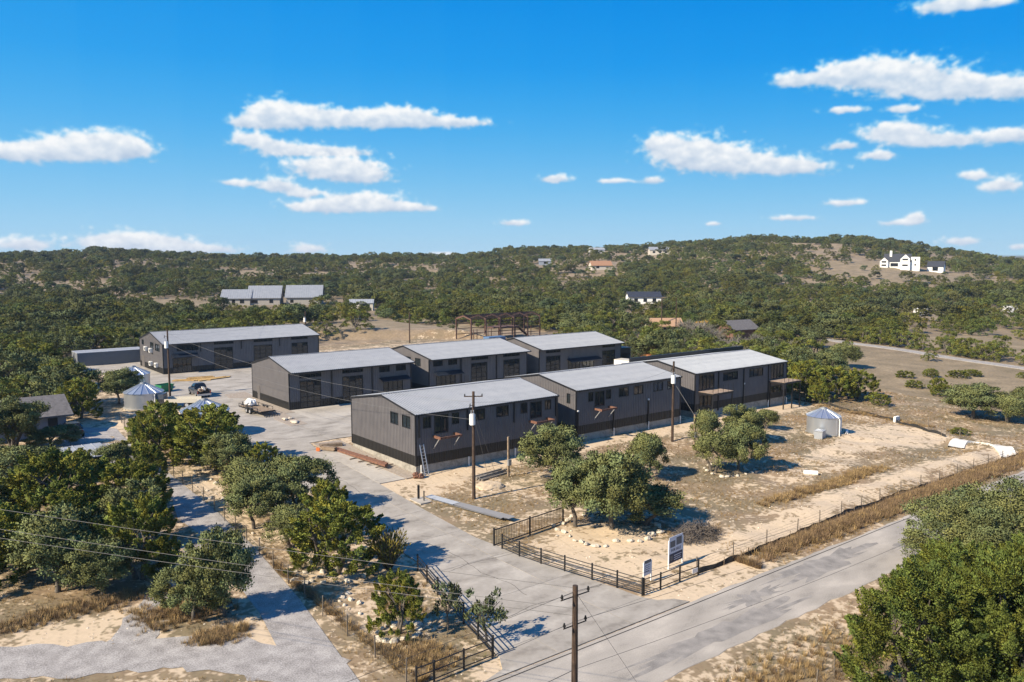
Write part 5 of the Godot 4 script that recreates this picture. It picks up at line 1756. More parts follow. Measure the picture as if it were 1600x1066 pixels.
func vehicles() -> void:
	M.tyre = mat(0.02, 0.02, 0.02, 0.9)
	M.carglass = mat(0.01, 0.012, 0.015, 0.05)
	M.navy = mat(0.018, 0.02, 0.028, 0.2)
	M.navy.clearcoat_enabled = true
	M.greypaint = mat(0.05, 0.055, 0.06, 0.25)
	M.greypaint.clearcoat_enabled = true
	M.cream = mat(0.52, 0.48, 0.4, 0.5)
	M.redpaint = mat(0.4, 0.04, 0.02, 0.4)
	M.green = mat(0.02, 0.2, 0.09, 0.5)
	car(at(39.3, 126.4, 0.075), -0.05, "dark blue pickup truck loaded with scrap wood, parked by the yard pole", true, M.navy)
	for k in 9:
		var mb := MB.new()
		mb.xbox(Transform3D(Basis.from_euler(Vector3(rng.randf_range(-0.4, 0.4), rng.randf_range(-1, 1), rng.randf_range(-0.4, 0.4))), Vector3.ZERO), Vector3(rng.randf_range(0.25, 0.6), 0.16, rng.randf_range(0.4, 1.0)))
		var b := part(self, "scrap_block", mb, [M.rust, M.timber, M.cream][k % 3])
		b.position = at(39.3 + rng.randf_range(-0.55, 0.55), 126.4 - 1.85 + rng.randf_range(-0.5, 0.5), 0.95 + 0.05 * k)
		tag(b, "piece of scrap timber or rusty metal in the pickup bed", "scrap", "scrap in the pickup bed")
	car(at(18.5, 107.3, 0.03), 0.0, "dark grey car parked beside the grey-roofed house", false, M.greypaint)
	# flatbed trailer
	var o := thing("flatbed_trailer", "dark flatbed trailer with low rails and a plank deck, parked by the workshop gable", "trailer", at(41.0, 107.6, 0.075), 0.08)
	var m2 := MB.new()
	for x in [-1.0, 1.0]: m2.bar(Vector3(x, 0.55, -3.2), Vector3(x, 0.55, 3.2), 0.12, 0.16)
	for z in [-3.2, -1.6, 0.0, 1.6, 3.2]: m2.bar(Vector3(-0.93, 0.55, z), Vector3(0.93, 0.55, z), 0.1, 0.12)
	var fr := part(o, "frame", m2, M.black)
	for k in 9:
		m2 = MB.new()
		m2.box(Vector3(-1.0 + k * 0.225, 0.635, -3.2), Vector3(-0.79 + k * 0.225, 0.68, 3.2))
		part(fr, "plank", m2, M.timber)
	for x in [-1.08, 1.08]:
		m2 = MB.new()
		m2.bar(Vector3(x, 1.0, -3.2), Vector3(x, 1.0, 2.4), 0.05, 0.05)
		for z in [-3.2, -1.8, -0.4, 1.0, 2.4]: m2.bar(Vector3(x, 0.5, z), Vector3(x, 0.974, z), 0.05, 0.05)
		part(o, "side_rail", m2, M.black)
		for z in [-0.5, 0.5]: wheel(o, x * 1.1, z, 0.36)
		m2 = MB.new()
		m2.box(Vector3(x * 1.1 - 0.15, 0.78, -0.95), Vector3(x * 1.1 + 0.15, 0.82, 0.95))
		part(o, "mudguard", m2, M.black)
	m2 = MB.new()
	m2.bar(Vector3(-0.9, 0.55, -3.26), Vector3(0, 0.5, -4.5), 0.1, 0.12); m2.bar(Vector3(0.9, 0.55, -3.26), Vector3(0, 0.5, -4.5), 0.1, 0.12)
	m2.bar(Vector3(0, 0.0, -4.4), Vector3(0, 0.9, -4.4), 0.08, 0.08)
	part(o, "drawbar", m2, M.black)
	m2 = MB.new()
	for k in 6: m2.bar(Vector3(-0.95 + k * 0.38, 0.5, 3.28), Vector3(-0.95 + k * 0.38, 0.12, 4.3), 0.06, 0.05)
	for k in 3: m2.bar(Vector3(-1.0, 0.43 - k * 0.15, 3.5 + k * 0.38), Vector3(1.0, 0.43 - k * 0.15, 3.5 + k * 0.38), 0.05, 0.05)
	part(o, "ramp", m2, M.black)
	var bag := MB.new()
	blob(bag, 0.75, 0.5, 0.8, 5)
	var bg := part(self, "wrapped_bundle", bag, M.white)
	bg.position = at(40.8, 109.4, 1.2)
	tag(bg, "white wrapped bundle on the front of the flatbed trailer", "bundle")
	# cream flatbed lorry almost hidden behind the junipers
	o = thing("flatbed_lorry", "cream flatbed lorry with dark cab half hidden by junipers near the tank", "truck", at(33.6, 118.6, 0.075), 1.0)
	m2 = MB.new()
	m2.box(Vector3(-1.1, 0.75, -1.2), Vector3(1.1, 0.95, 3.2))
	for x in [-1.1, 1.06]: m2.box(Vector3(x, 0.953, -1.2), Vector3(x + 0.04, 1.3, 3.2))
	part(o, "flatbed", m2, M.cream)
	m2 = MB.new()
	hull(m2, [[-3.4, 0.9, 0.45, 1.1, 0.84], [-2.7, 1.0, 0.45, 1.25, 0.92], [-2.3, 1.0, 0.45, 1.95, 0.84], [-1.35, 1.0, 0.45, 1.98, 0.86]])
	part(o, "cab", m2, M.navy)
	for x in [-0.95, 0.95]:
		wheel(o, x, -2.6, 0.42)
		wheel(o, x, 1.8, 0.42)
	# red skid machine under the junipers
	o = thing("red_machine", "small red machine with black tracks parked under the widest juniper", "machine", at(28.6, 80.6), 0.5)
	m2 = MB.new()
	hull(m2, [[-1.2, 0.6, 0.5, 1.1, 0.5], [-0.2, 0.68, 0.45, 1.5, 0.6], [0.9, 0.66, 0.45, 1.35, 0.56]])
	part(o, "body", m2, M.redpaint)
	for x in [-0.85, 0.85]:
		m2 = MB.new()
		m2.box(Vector3(x - 0.17, 0.0, -1.1), Vector3(x + 0.17, 0.6, 1.1))
		part(o, "track", m2, M.tyre)
	m2 = MB.new()
	m2.bar(Vector3(-0.7, 0.9, -1.0), Vector3(-0.7, 0.4, -1.9), 0.1, 0.14); m2.bar(Vector3(0.7, 0.9, -1.0), Vector3(0.7, 0.4, -1.9), 0.1, 0.14)
	m2.box(Vector3(-0.95, 0.1, -2.3), Vector3(0.95, 0.6, -1.95))
	part(o, "bucket", m2, M.black)
	o = thing("green_skip", "small green bin beside the long workshop", "bin", at(36.3, 133.6, 0.075), 0.3)
	m2 = MB.new()
	m2.quad(Vector3(-0.9, 0, 0.6), Vector3(0.9, 0, 0.6), Vector3(1.1, 1.1, 0.8), Vector3(-1.1, 1.1, 0.8))
	m2.quad(Vector3(0.9, 0, -0.6), Vector3(-0.9, 0, -0.6), Vector3(-1.1, 1.1, -0.8), Vector3(1.1, 1.1, -0.8))
	m2.quad(Vector3(-0.9, 0, -0.6), Vector3(-0.9, 0, 0.6), Vector3(-1.1, 1.1, 0.8), Vector3(-1.1, 1.1, -0.8))
	m2.quad(Vector3(0.9, 0, 0.6), Vector3(0.9, 0, -0.6), Vector3(1.1, 1.1, -0.8), Vector3(1.1, 1.1, 0.8))
	part(o, "body", m2, M.green)
	m2 = MB.new()
	for z in [-0.83, 0.83]: m2.bar(Vector3(-1.15, 1.1, z), Vector3(1.15, 1.1, z), 0.08, 0.1)
	part(o, "rim", m2, M.green)

func blob(mb: MB, rx: float, ry: float, rz: float, seed_: int, n := 10, amp := 0.45) -> void:
	var f := noise(seed_, 0.9, 2)
	var g := []
	for j in n + 1:
		var row := []
		for i in n * 2:
			var a := PI * j / n
			var b := TAU * i / (n * 2)
			var d := Vector3(sin(a) * cos(b), cos(a), sin(a) * sin(b))
			var k := 1.0 + f.get_noise_3dv(d * 1.6) * amp
			row.append(Vector3(d.x * rx, d.y * ry, d.z * rz) * k)
		g.append(row)
	for j in n:
		for i in n * 2:
			var k := (i + 1) % (n * 2)
			mb.quad(g[j][i], g[j][k], g[j + 1][k], g[j + 1][i])

# irregular blocky stone
func stone_mesh(seed_: int, m: Material) -> ArrayMesh:
	var mb := MB.new()
	blob(mb, 0.5, 0.34, 0.42, seed_, 4)
	return mb.mesh(m)

func boards(o: Node3D, called: String, n: int, length: float, w: float, h: float, m: Material, jitter: float, rows: int, skew := 0.03) -> void:
	for k in n:
		var mb := MB.new()
		mb.box(Vector3(-w / 2, 0, -length / 2 * rng.randf_range(0.85, 1.0)), Vector3(w / 2, h, length / 2 * rng.randf_range(0.85, 1.0)))
		var p := part(o, called, mb, m)
		p.position = Vector3((k % rows - rows * 0.5) * w * 1.15 + rng.randf_range(-jitter, jitter), (k / rows) * h * 1.08 + 0.02, rng.randf_range(-jitter, jitter))
		p.rotation.y = rng.randf_range(-skew, skew)

func site_clutter() -> void:
	# ladder on the front wall
	var o := thing("ladder", "aluminium extension ladder leaning on the front of the metal building", "ladder", at(43.35, 68.7))
	var top := Vector3(-0.1, 3.1, -0.85)
	for x in [-0.22, 0.22]:
		var mb := MB.new()
		mb.bar(Vector3(x, 0, 0), Vector3(x, 0, 0) + top, 0.05, 0.09)
		part(o, "stile", mb, M.alu)
	for k in 10:
		var mb := MB.new()
		var p := top * ((k + 0.5) / 10.0)
		mb.bar(p + Vector3(-0.19, 0, 0), p + Vector3(0.19, 0, 0), 0.04, 0.04)
		part(o, "rung", mb, M.alu)
	o = thing("rubble_heap", "small heap of broken stone and a bucket at the corner of the ladder building", "rubble", at(42.4, 68.8))
	for k in 8:
		var p := part_mesh(o, "stone", stone_mesh(600 + k % 3, [M.stone, M.rust][k % 2]))
		p.position = Vector3(rng.randf_range(-0.5, 0.5), 0.1 + 0.05 * k, rng.randf_range(-0.4, 0.4))
		p.scale = Vector3.ONE * rng.randf_range(0.4, 0.8)
	# rusty beams on bearers along the gable
	o = thing("steel_beam_stack", "rust-brown steel beams laid on bearers along the gable of the ladder building", "beams", at(40.75, 78.0, 0.1), 0.09)
	for k in 4:
		var mb := MB.new()
		mb.bar(Vector3(-1.1, 0.05, 4.6 - k * 1.6), Vector3(1.1, 0.05, 4.6 - k * 1.6), 0.1, 0.1)
		part(o, "bearer", mb, M.timber)
	for k in 3:
		var mb := MB.new()
		mb.box(Vector3(-0.35 + k * 0.26, 0.103, -6.0 + k * 0.5), Vector3(-0.17 + k * 0.26, 0.33, 5.2 - k * 0.2))
		part(o, "beam", mb, M.rust)
	o = thing("board_stack", "stack of tan boards at the head of the gravel bed by the apron", "boards", at(40.6, 84.6, 0.12), 1.3)
	boards(o, "board", 10, 2.6, 0.24, 0.09, M.timber, 0.03, 4)
	o = thing("board_stack", "short bundle of brown boards on the pale concrete apron", "boards", at(39.6, 82.8, 0.12), 0.5)
	boards(o, "board", 9, 1.8, 0.16, 0.12, M.timber, 0.02, 3)
	# fresh lumber in front of the long workshop
	for q in [[43.5, 142.6, 1.15, 6.5, "loose fan of fresh yellow lumber on the yard, lying below the shopfront"], [46.4, 142.2, 1.85, 6.5, "crossed lengths of fresh yellow lumber lying nearest the workshop garage door"], [45.2, 144.4, 1.5, 4.5, "stack of fresh yellow lumber with an orange block on top"]]:
		o = thing("lumber_pile", q[4], "lumber", at(q[0], q[1], 0.08), q[2], "lumber piles in the yard")
		boards(o, "board", 12, q[3], 0.22, 0.07, M.lumber, 0.25, 6, 0.12)
	o = thing("metal_sheet_stack", "long grey corrugated metal sheets lying on the dirt beside the driveway", "metal sheets", at(41.0, 58.2, 0.08), 0.2)
	for k in 6:
		var mb := MB.new()
		for i in 6:
			var x := -0.45 + i * 0.15
			mb.quad(Vector3(x, 0, 4.6), Vector3(x + 0.075, 0.04, 4.6), Vector3(x + 0.075, 0.04, -4.6), Vector3(x, 0, -4.6))
			mb.quad(Vector3(x + 0.075, 0.04, 4.6), Vector3(x + 0.15, 0, 4.6), Vector3(x + 0.15, 0, -4.6), Vector3(x + 0.075, 0.04, -4.6))
		var p := part(o, "sheet", mb, M.wall_sheet if k < 5 else M.galv_dull)
		p.position = Vector3(rng.randf_range(-0.12, 0.12), 0.03 + k * 0.03, rng.randf_range(-0.5, 0.5) if k < 5 else -3.2)
		p.rotation.y = rng.randf_range(-0.03, 0.03)
		if k == 5: p.scale = Vector3(1, 1, 0.4)
	o = thing("timber_stack", "weathered grey timber poles stacked by the short meter post", "timber", at(48.8, 65.2, 0.0), -1.4)
	boards(o, "timber", 9, 4.6, 0.16, 0.14, M.grey_bark, 0.2, 5, 0.09)
	# dirt pile and white rock
	for q in [[46.3, 62.4, 1.6, 0.7, "heap of pale excavated soil near the transformer pole"], [33.0, 126.6, 2.0, 0.5, "low spread of tan fill dirt around the yard pole"], [27.0, 76.2, 1.3, 0.7, "small heap of pale gravel under the driveway oaks"]]:
		var mb := MB.new()
		blob(mb, q[2], q[3] * 0.75, q[2] * 0.8, int(q[0]), 14, 0.16)
		var p := part(self, "dirt_heap", mb, M.soil)
		p.position = at(q[0], q[1], -0.1)
		tag(p, q[4], "dirt heap", "")
	# stone surrounds
	var st := [stone_mesh(701, M.stone), stone_mesh(702, M.stone), stone_mesh(703, M.stone)]
	var rings := [[24.1, 41.7, 1.35, 15, "white limestone block in the ring round the small yellow-green juniper", "stones round the small juniper"], [47.6, 47.6, 4.6, 34, "pale limestone block edging the oak clump on the front lot", "stones round the oak clump"], [25.2, 52.6, 2.6, 16, "pale limestone rock under the bushy driveway juniper", "stones under the driveway juniper"], [70.2, 52.6, 2.6, 14, "pale limestone rock under the oaks below the balconies", "stones under the balcony oaks"]]
	for q in rings:
		for k in q[3]:
			var a: float = TAU * (k + rng.randf_range(-0.3, 0.3)) / q[3]
			var rr: float = q[2] * rng.randf_range(0.88, 1.15)
			var p := part_mesh(self, "limestone_block", st[k % 3])
			p.position = at(q[0] + cos(a) * rr, q[1] + sin(a) * rr * 0.8, 0.07)
			p.rotation = Vector3(0, rng.randf() * TAU, rng.randf_range(-0.2, 0.2))
			p.scale = Vector3(1, rng.randf_range(0.6, 1.0), rng.randf_range(0.7, 1.2)) * rng.randf_range(0.3, 0.75)
			tag(p, q[4], "stone", q[5])
	# rocks along the wire fence
	for k in 46:
		var t := rng.randf_range(45, 84)
		var p := part_mesh(self, "limestone_rock", st[k % 3])
		p.position = at(23.6 + rng.randf_range(-0.4, 2.4), t, 0.04)
		p.rotation = Vector3(rng.randf(), rng.randf() * TAU, 0)
		p.scale = Vector3.ONE * rng.randf_range(0.22, 0.6)
		tag(p, "pale limestone rock strewn on the bank along the wire fence", "stone", "rocks along the wire fence")
	# brush pile
	o = thing("brush_pile", "grey heap of cut branches beside the oak clump", "brush pile", at(51.8, 41.6))
	var mb3 := MB.new()
	for k in 620:
		var a := rng.randf() * TAU
		var r0 := sqrt(rng.randf())
		var p := Vector3(cos(a) * r0 * 2.5, (1.0 - r0 * r0) * 1.3 * rng.randf() + 0.05, sin(a) * r0 * 1.6)
		var d := (Vector3(cos(a), rng.randf_range(-0.3, 0.5), sin(a)) + rdir(rng) * 0.8).normalized()
		var l := rng.randf_range(0.3, 0.8)
		mb3.tube([p - d * l, p + rdir(rng) * 0.08, p + d * l], [0.025, 0.018, 0.006], 3, false)
	var bp := part(o, "branches", mb3, mat(0.13, 0.11, 0.095, 0.95))
	bp.set_meta("kind", "stuff")
	# white spillway
	var sp := MB.new()
	var run := Curve2D.new()
	for q in [[101.0, 42.9, 1.2, 0.5], [104.3, 43.3, 1.0, -0.3], [105.5, 41.6, -0.2, -1.0], [103.6, 38.9, -1.2, -1.1], [100.6, 36.9, -1.0, -0.6]]:
		run.add_point(Vector2(q[0], q[1]), -Vector2(q[2], q[3]), Vector2(q[2], q[3]))
	var way := run.tessellate_even_length(5, 0.6)
	var prev := []
	for k in way.size():
		var dir := (way[mini(k + 1, way.size() - 1)] - way[maxi(k - 1, 0)]).normalized().orthogonal()
		var ring := []
		for q in [[-0.95, -0.2], [-0.85, 0.22], [-0.45, 0.14], [0.45, 0.14], [0.85, 0.22], [0.95, -0.2]]:
			var e: Vector2 = way[k] + dir * q[0]
			ring.append(at(e.x, e.y, q[1]))
		if k > 0:
			for q in 5: sp.quad(prev[q], ring[q], ring[q + 1], prev[q + 1])
		prev = ring
	tag(part(self, "concrete_spillway", sp, M.white_conc), "white curved concrete spillway at the corner of the lot", "spillway")
	o = thing("utility_pedestal", "white utility pedestals on short legs beside the pasture fence", "pedestal", at(110.6, 55.0))
	for k in 3:
		var mb := MB.new()
		mb.box(Vector3(-0.55 + k * 0.42, -0.1, -0.15), Vector3(-0.23 + k * 0.42, 0.75, 0.15))
		part(o, "cabinet", mb, M.white)
	o = thing("drain_inlet", "white drain pipe end lying in the grass of the front lot", "drain pipe", at(76.2, 46.6), 0.6)
	mb3 = MB.new()
	mb3.tube([Vector3(0, 0.2, -0.7), Vector3(0, 0.2, 0.7)], [0.26, 0.26], 14, false)
	part(o, "pipe", mb3, M.white)
	mb3 = MB.new()
	mb3.tube([Vector3(0, 0.2, 0.3), Vector3(0, 0.2, 0.32)], [0.25, 0.25], 14)
	part(o, "opening", mb3, M.black)
	# traffic cone
	o = thing("traffic_cone", "orange cone lying on the concrete by the gravel bed", "cone", at(38.6, 83.3, 0.12), 0.7)
	mb3 = MB.new()
	mb3.tube([Vector3(-0.35, 0.16, 0), Vector3(0.3, 0.06, 0)], [0.16, 0.03], 12)
	part(o, "cone_body", mb3, M.orange)
	mb3 = MB.new()
	mb3.box(Vector3(-0.38, 0.0, -0.2), Vector3(-0.34, 0.38, 0.2))
	part(o, "cone_base", mb3, M.orange)
	# gravel beds against the buildings
	for q in [[[41.05, 68.9, 42.58, 68.9, 42.58, 86.4, 39.3, 86.4, 39.3, 84.1, 40.4, 84.1], "brown gravel bed along the gable of the ladder building"], [[41.0, 96.4, 43.2, 96.4, 43.6, 104.5, 45.06, 104.5, 45.06, 119.5, 43.4, 119.5, 43.2, 109, 41.0, 101.5], "brown gravel bed along the gable of the workshop by the trailer"], [[42.0, 121, 45.4, 119.8, 46, 125.6, 42.6, 124.8], "tan gravel island between the pickup and the workshop"]]:
		var mb := MB.new()
		drape(mb, pts(q[0]), 0.105, 2.0, 0.1)
		tag(part(self, "gravel_bed", mb, M.brown_gravel), q[1], "gravel bed", "", "structure")
	for k in 9:
		var p := part_mesh(self, "landscape_stone", st[k % 3])
		p.position = at(42.1 + rng.randf_range(-0.7, 0.7), 99.2 + rng.randf_range(-1.8, 1.8), 0.2)
		p.rotation.y = rng.randf() * TAU
		p.scale = Vector3(1.3, 0.6, 0.9) * rng.randf_range(0.4, 0.8)
		tag(p, "flat limestone slab lying in the gravel bed by the flatbed trailer", "stone", "slabs in the gravel bed")
	# tar seam where the drive meets the road
	var seam := MB.new()
	drape(seam, pts([18, 33.3, 40, 33.24, 66, 33.3, 90, 33.2, 110, 33.2, 110, 33.27, 90, 33.26, 66, 33.37, 40, 33.31, 18, 33.38]), 0.085 - 0.045, 4.0, 0.0)
	tag(part(self, "tar_seam", seam, M.fabric), "dark tar seam along the far edge of the road", "tar seam", "", "structure")
	# shipping containers
	for k in 2:
		o = thing("shipping_container", ["grey corrugated shipping container facing the concrete pad", "grey corrugated shipping container with white roof behind its twin"][k], "container", Vector3(31.6, hgt(35, 175), -(173.9 + k * 2.7)), 0, "shipping containers")
		var mb := MB.new()
		var L := 12.2
		var n := 60
		for i in n:
			var x0 := L * i / n
			var x1 := L * (i + 1) / n
			var xm := (x0 + x1) / 2
			mb.quad(Vector3(x0, 0.1, 0), Vector3(xm, 0.1, 0), Vector3(xm, 2.6, 0), Vector3(x0, 2.6, 0))
			mb.quad(Vector3(xm, 0.1, -0.05), Vector3(x1, 0.1, -0.05), Vector3(x1, 2.6, -0.05), Vector3(xm, 2.6, -0.05))
			mb.quad(Vector3(xm, 0.1, 0), Vector3(xm, 0.1, -0.05), Vector3(xm, 2.6, -0.05), Vector3(xm, 2.6, 0))
			mb.quad(Vector3(x1, 0.1, -0.05), Vector3(x1, 0.1, 0), Vector3(x1, 2.6, 0), Vector3(x1, 2.6, -0.05))
		part(o, "side_wall", mb, M.box_grey)
		mb = MB.new()
		mb.quad(Vector3(L, 0.1, -2.44), Vector3(0, 0.1, -2.44), Vector3(0, 2.6, -2.44), Vector3(L, 2.6, -2.44))
		mb.quad(Vector3(0, 0.1, -2.44), Vector3(0, 0.1, 0), Vector3(0, 2.6, 0), Vector3(0, 2.6, -2.44))
		mb.quad(Vector3(L, 0.1, 0), Vector3(L, 0.1, -2.44), Vector3(L, 2.6, -2.44), Vector3(L, 2.6, 0))
		part(o, "end_wall", mb, M.box_grey)
		mb = MB.new()
		mb.box(Vector3(-0.03, 2.603, -2.47), Vector3(L + 0.03, 2.7, 0.03))
		part(o, "roof", mb, M.roof_white)
	# box trailer roof and orange machine seen between the rows
	o = thing("box_trailer", "white box trailer parked between the building rows", "trailer", at(107.0, 101.0, 0.08), 0.2)
	mb3 = MB.new()
	mb3.box(Vector3(-1.2, 0.6, -3.2), Vector3(1.2, 2.55, 3.2))
	part(o, "box", mb3, M.white)
	mb3 = MB.new()
	mb3.box(Vector3(-1.23, 2.553, -3.23), Vector3(1.23, 2.62, 3.23))
	part(o, "roof", mb3, M.cream)
	for x in [-1.1, 1.1]: wheel(o, x, 0.8, 0.4)
	o = thing("soil_mound", "heap of orange soil behind the end building", "soil heap", at(124.0, 112.0))
	mb3 = MB.new()
	blob(mb3, 5.5, 1.6, 3.0, 8)
	part(o, "mound", mb3, M.orange_soil)

# ---------------------------------------------------------------- signs
func board_text(o: Node3D, txt: String, size: float, x: float, y: float, z: float, m: Material, width := 0.0) -> void:
	var tm := TextMesh.new()
	var f := SystemFont.new()
	f.font_names = PackedStringArray(["Droid Sans"])
	f.font_weight = 700
	tm.font = f
	tm.text = txt
	tm.font_size = 32
	tm.pixel_size = size / 32.0
	tm.depth = 0.008
	tm.material = m
	var p := part_mesh(o, "lettering", tm)
	p.position = Vector3(x, y, z)

func sign_board(at_: Vector3, turn: float, w: float, h: float, y0: float, label: String) -> Node3D:
	var o := thing("sale_sign", label, "sign", at_, turn)
	for x in [-w / 2 - 0.05, w / 2 + 0.05]:
		var mb := MB.new()
		mb.box(Vector3(x - 0.05, -0.2, -0.05), Vector3(x + 0.05, y0 + h * 0.9, 0.05))
		part(o, "post", mb, M.white)
	var mb2 := MB.new()
	mb2.box(Vector3(-w / 2, y0, -0.012), Vector3(w / 2, y0 + h, 0.02))
	part(o, "board", mb2, M.sign_white)
	return o

func rect_on(o: Node3D, called: String, x0: float, x1: float, y0: float, y1: float, z: float, m: Material) -> void:
	var mb := MB.new()
	mb.box(Vector3(x0, y0, 0.021), Vector3(x1, y1, z))
	part(o, called, mb, m)

func signs() -> void:
	M.sign_white = mat(0.6, 0.62, 0.68, 0.6)
	M.sign_navy = mat(0.02, 0.03, 0.07, 0.6)
	M.sign_photo = mat(0.1, 0.11, 0.12, 0.6)
	# large board: photographs, FOR SALE, navy panel with lines of small print
	var o := sign_board(at(45.6, 38.5), 0.12, 2.2, 2.5, 0.45, "large two-panel sale sign with photographs and navy lower half behind the road fence")
	o.scale = Vector3.ONE * 0.78
	rect_on(o, "photo_panel", -0.95, -0.12, 1.95, 2.55, 0.024, M.sign_photo)
	rect_on(o, "photo_panel", 0.05, 0.95, 2.0, 2.75, 0.024, M.sign_photo)
	rect_on(o, "navy_panel", -1.09, 1.09, 0.47, 1.35, 0.024, M.sign_navy)
	board_text(o, "FOR SALE", 0.36, 0.0, 1.66, 0.026, M.sign_navy)
	rect_on(o, "small_print", -0.3, 0.95, 1.05, 1.12, 0.027, M.sign_white)
	rect_on(o, "small_print", -0.3, 0.8, 0.85, 0.91, 0.027, M.sign_white)
	rect_on(o, "small_print", -0.3, 0.85, 0.66, 0.72, 0.027, M.sign_white)
	rect_on(o, "small_print", -0.9, -0.5, 0.7, 1.15, 0.027, M.sign_photo)
	o = sign_board(at(41.7, 37.7), 0.12, 1.15, 1.5, 0.75, "small white sale sign with dark heading behind the road fence corner")
	o.scale = Vector3.ONE * 0.72
	rect_on(o, "heading_panel", -0.57, 0.57, 1.93, 2.24, 0.024, M.sign_photo)
	for k in 4:
		rect_on(o, "small_print", -0.45, 0.4 - 0.1 * (k % 2), 1.68 - k * 0.19, 1.74 - k * 0.19, 0.024, M.sign_navy)
	var mb := MB.new()
	mb.box(Vector3(-0.3, 0.3, 0), Vector3(0.3, 0.62, 0.02))
	var p := part(self, "notice_plate", mb, M.white)
	p.position = at(45.1, 36.3, 0.0)
	tag(p, "small white notice plate hung low on the road fence", "notice")

# ---------------------------------------------------------------- bare steel frame
func steel_frame() -> void:
	var o := thing("unfinished_building", "bare rust-red steel frame of an unfinished building behind the yard", "building frame", Vector3(118.4, 0.0, -166.5), 0.02)
	var xs := [0.0, 4.6, 9.2, 13.8, 18.4, 22.6]
	var W := 6.4
	var E := 5.2
	var R := 6.0
	for x in xs:
		for z in [0.0, -W]:
			var mb := MB.new()
			mb.bar(Vector3(x, -0.3, z), Vector3(x, E, z), 0.22, 0.3)
			part(o, "column", mb, M.old_rust)
		for e in [[0.0, -W * 0.5], [-W, -W * 0.5]]:
			var mb := MB.new()
			mb.bar(Vector3(x, E, e[0]), Vector3(x, R, e[1]), 0.2, 0.34)
			part(o, "rafter", mb, M.old_rust)
	for z in [-0.1, -0.8, -1.5, -2.2, -2.9, -3.4, -4.1, -4.8, -5.5, -6.3]:
		var mb := MB.new()
		var y := lerpf(E, R, 1.0 - absf(z + W * 0.5) / (W * 0.5)) + 0.24
		mb.bar(Vector3(-0.3, y, z), Vector3(22.9, y, z), 0.1, 0.16)
		part(o, "purlin", mb, M.old_rust)
	for z in [0.0, -W]:
		for y in [1.2, 2.6, 3.8, 4.7]:
			var mb := MB.new()
			mb.bar(Vector3(0 if z < -1 else 9.2, y, z), Vector3(22.6, y, z), 0.1, 0.16)
			part(o, "girt", mb, M.old_rust)
	for x in [2.3, 3.4, 6.9, 8.0, 11.5, 16.1, 20.3, 21.4]:
		var mb := MB.new()
		mb.bar(Vector3(x, -0.3, -2.2), Vector3(x, 2.6, -2.2), 0.14, 0.14)
		part(o, "prop", mb, M.old_rust)
	var mb4 := MB.new()
	mb4.box(Vector3(8.0, 2.6, -5.6), Vector3(16.6, 2.82, -1.2))
	part(o, "mezzanine", mb4, M.old_rust)
	mb4 = MB.new()
	mb4.bar(Vector3(16.8, 2.6, -2.5), Vector3(20.4, 0.0, -2.5), 1.0, 0.2)
	part(o, "stair", mb4, M.old_rust)
	var cr := MB.new()
	cr.box(Vector3(-2.6, 0, -1.2), Vector3(2.6, 1.1, 1.2))
	for k in 5: cr.box(Vector3(-2.64 + k * 1.2, 0.0, 1.203), Vector3(-2.5 + k * 1.2, 1.12, 1.24))
	var c := part(self, "material_crate", cr, mat(0.08, 0.16, 0.3, 0.6))
	c.position = Vector3(124.5, hgt(124, 165), -165.0)
	tag(c, "blue covered pallet of materials at the foot of the steel frame", "pallet")

# ---------------------------------------------------------------- houses
# a gabled house: length along x, windows on the +z side
func house(label: String, s: float, t: float, turn: float, L: float, W: float, h: float, rise: float, wallm: Material, roofm: Material, wins: Array, eave := 0.5, base := 0.6) -> Node3D:
	var o := thing("house", label, "house", at(s, t), turn)
	var mb := MB.new()
	var x := L / 2
	var z := W / 2
	mb.quad(Vector3(-x, -base, z), Vector3(x, -base, z), Vector3(x, h, z), Vector3(-x, h, z))
	mb.quad(Vector3(x, -base, -z), Vector3(-x, -base, -z), Vector3(-x, h, -z), Vector3(x, h, -z))
	for e in [-1.0, 1.0]:
		mb.quad(Vector3(x * e, -base, z * e), Vector3(x * e, -base, -z * e), Vector3(x * e, h, -z * e), Vector3(x * e, h, z * e))
		mb.tri(Vector3(x * e, h, z * e), Vector3(x * e, h, -z * e), Vector3(x * e, h + rise, 0))
	part(o, "wall", mb, wallm)
	mb = MB.new()
	var sl := rise / z
	for e in [-1.0, 1.0]:
		var a := Vector3(-x - eave, h - sl * eave, (z + eave) * e)
		var b := Vector3(x + eave, h - sl * eave, (z + eave) * e)
		var c := Vector3(x + eave, h + rise, 0)
		var d := Vector3(-x - eave, h + rise, 0)
		var up := Vector3(0, 0.16, 0)
		mb.quad(a + up, b + up, c + up, d + up); mb.quad(d, c, b, a); mb.quad(a, b, b + up, a + up)
		mb.quad(b, c, c + up, b + up); mb.quad(d, a, a + up, d + up)
		var n := 0 if roofm in [M.shingle, M.tan_roof, M.brown_roof] else int((L + 2 * eave) / 0.9)
		for k in n:
			var q := -x - eave + (k + 0.5) * (L + 2 * eave) / n
			mb.bar(Vector3(q, a.y + 0.19, a.z), Vector3(q, c.y + 0.19, 0), 0.06, 0.06)
	part(o, "roof", mb, roofm)
	for q in wins:   # [x, y, w, h]
		mb = MB.new()
		mb.box(Vector3(q[0] - q[2] / 2 - 0.08, q[1] - 0.08, z - 0.02), Vector3(q[0] + q[2] / 2 + 0.08, q[1] + q[3] + 0.08, z + 0.05))
		var w := part(o, "window", mb, M.trim)
		mb = MB.new()
		mb.box(Vector3(q[0] - q[2] / 2, q[1], z + 0.051), Vector3(q[0] + q[2] / 2, q[1] + q[3], z + 0.06))
		part(w, "pane", mb, M.carglass)
	return o

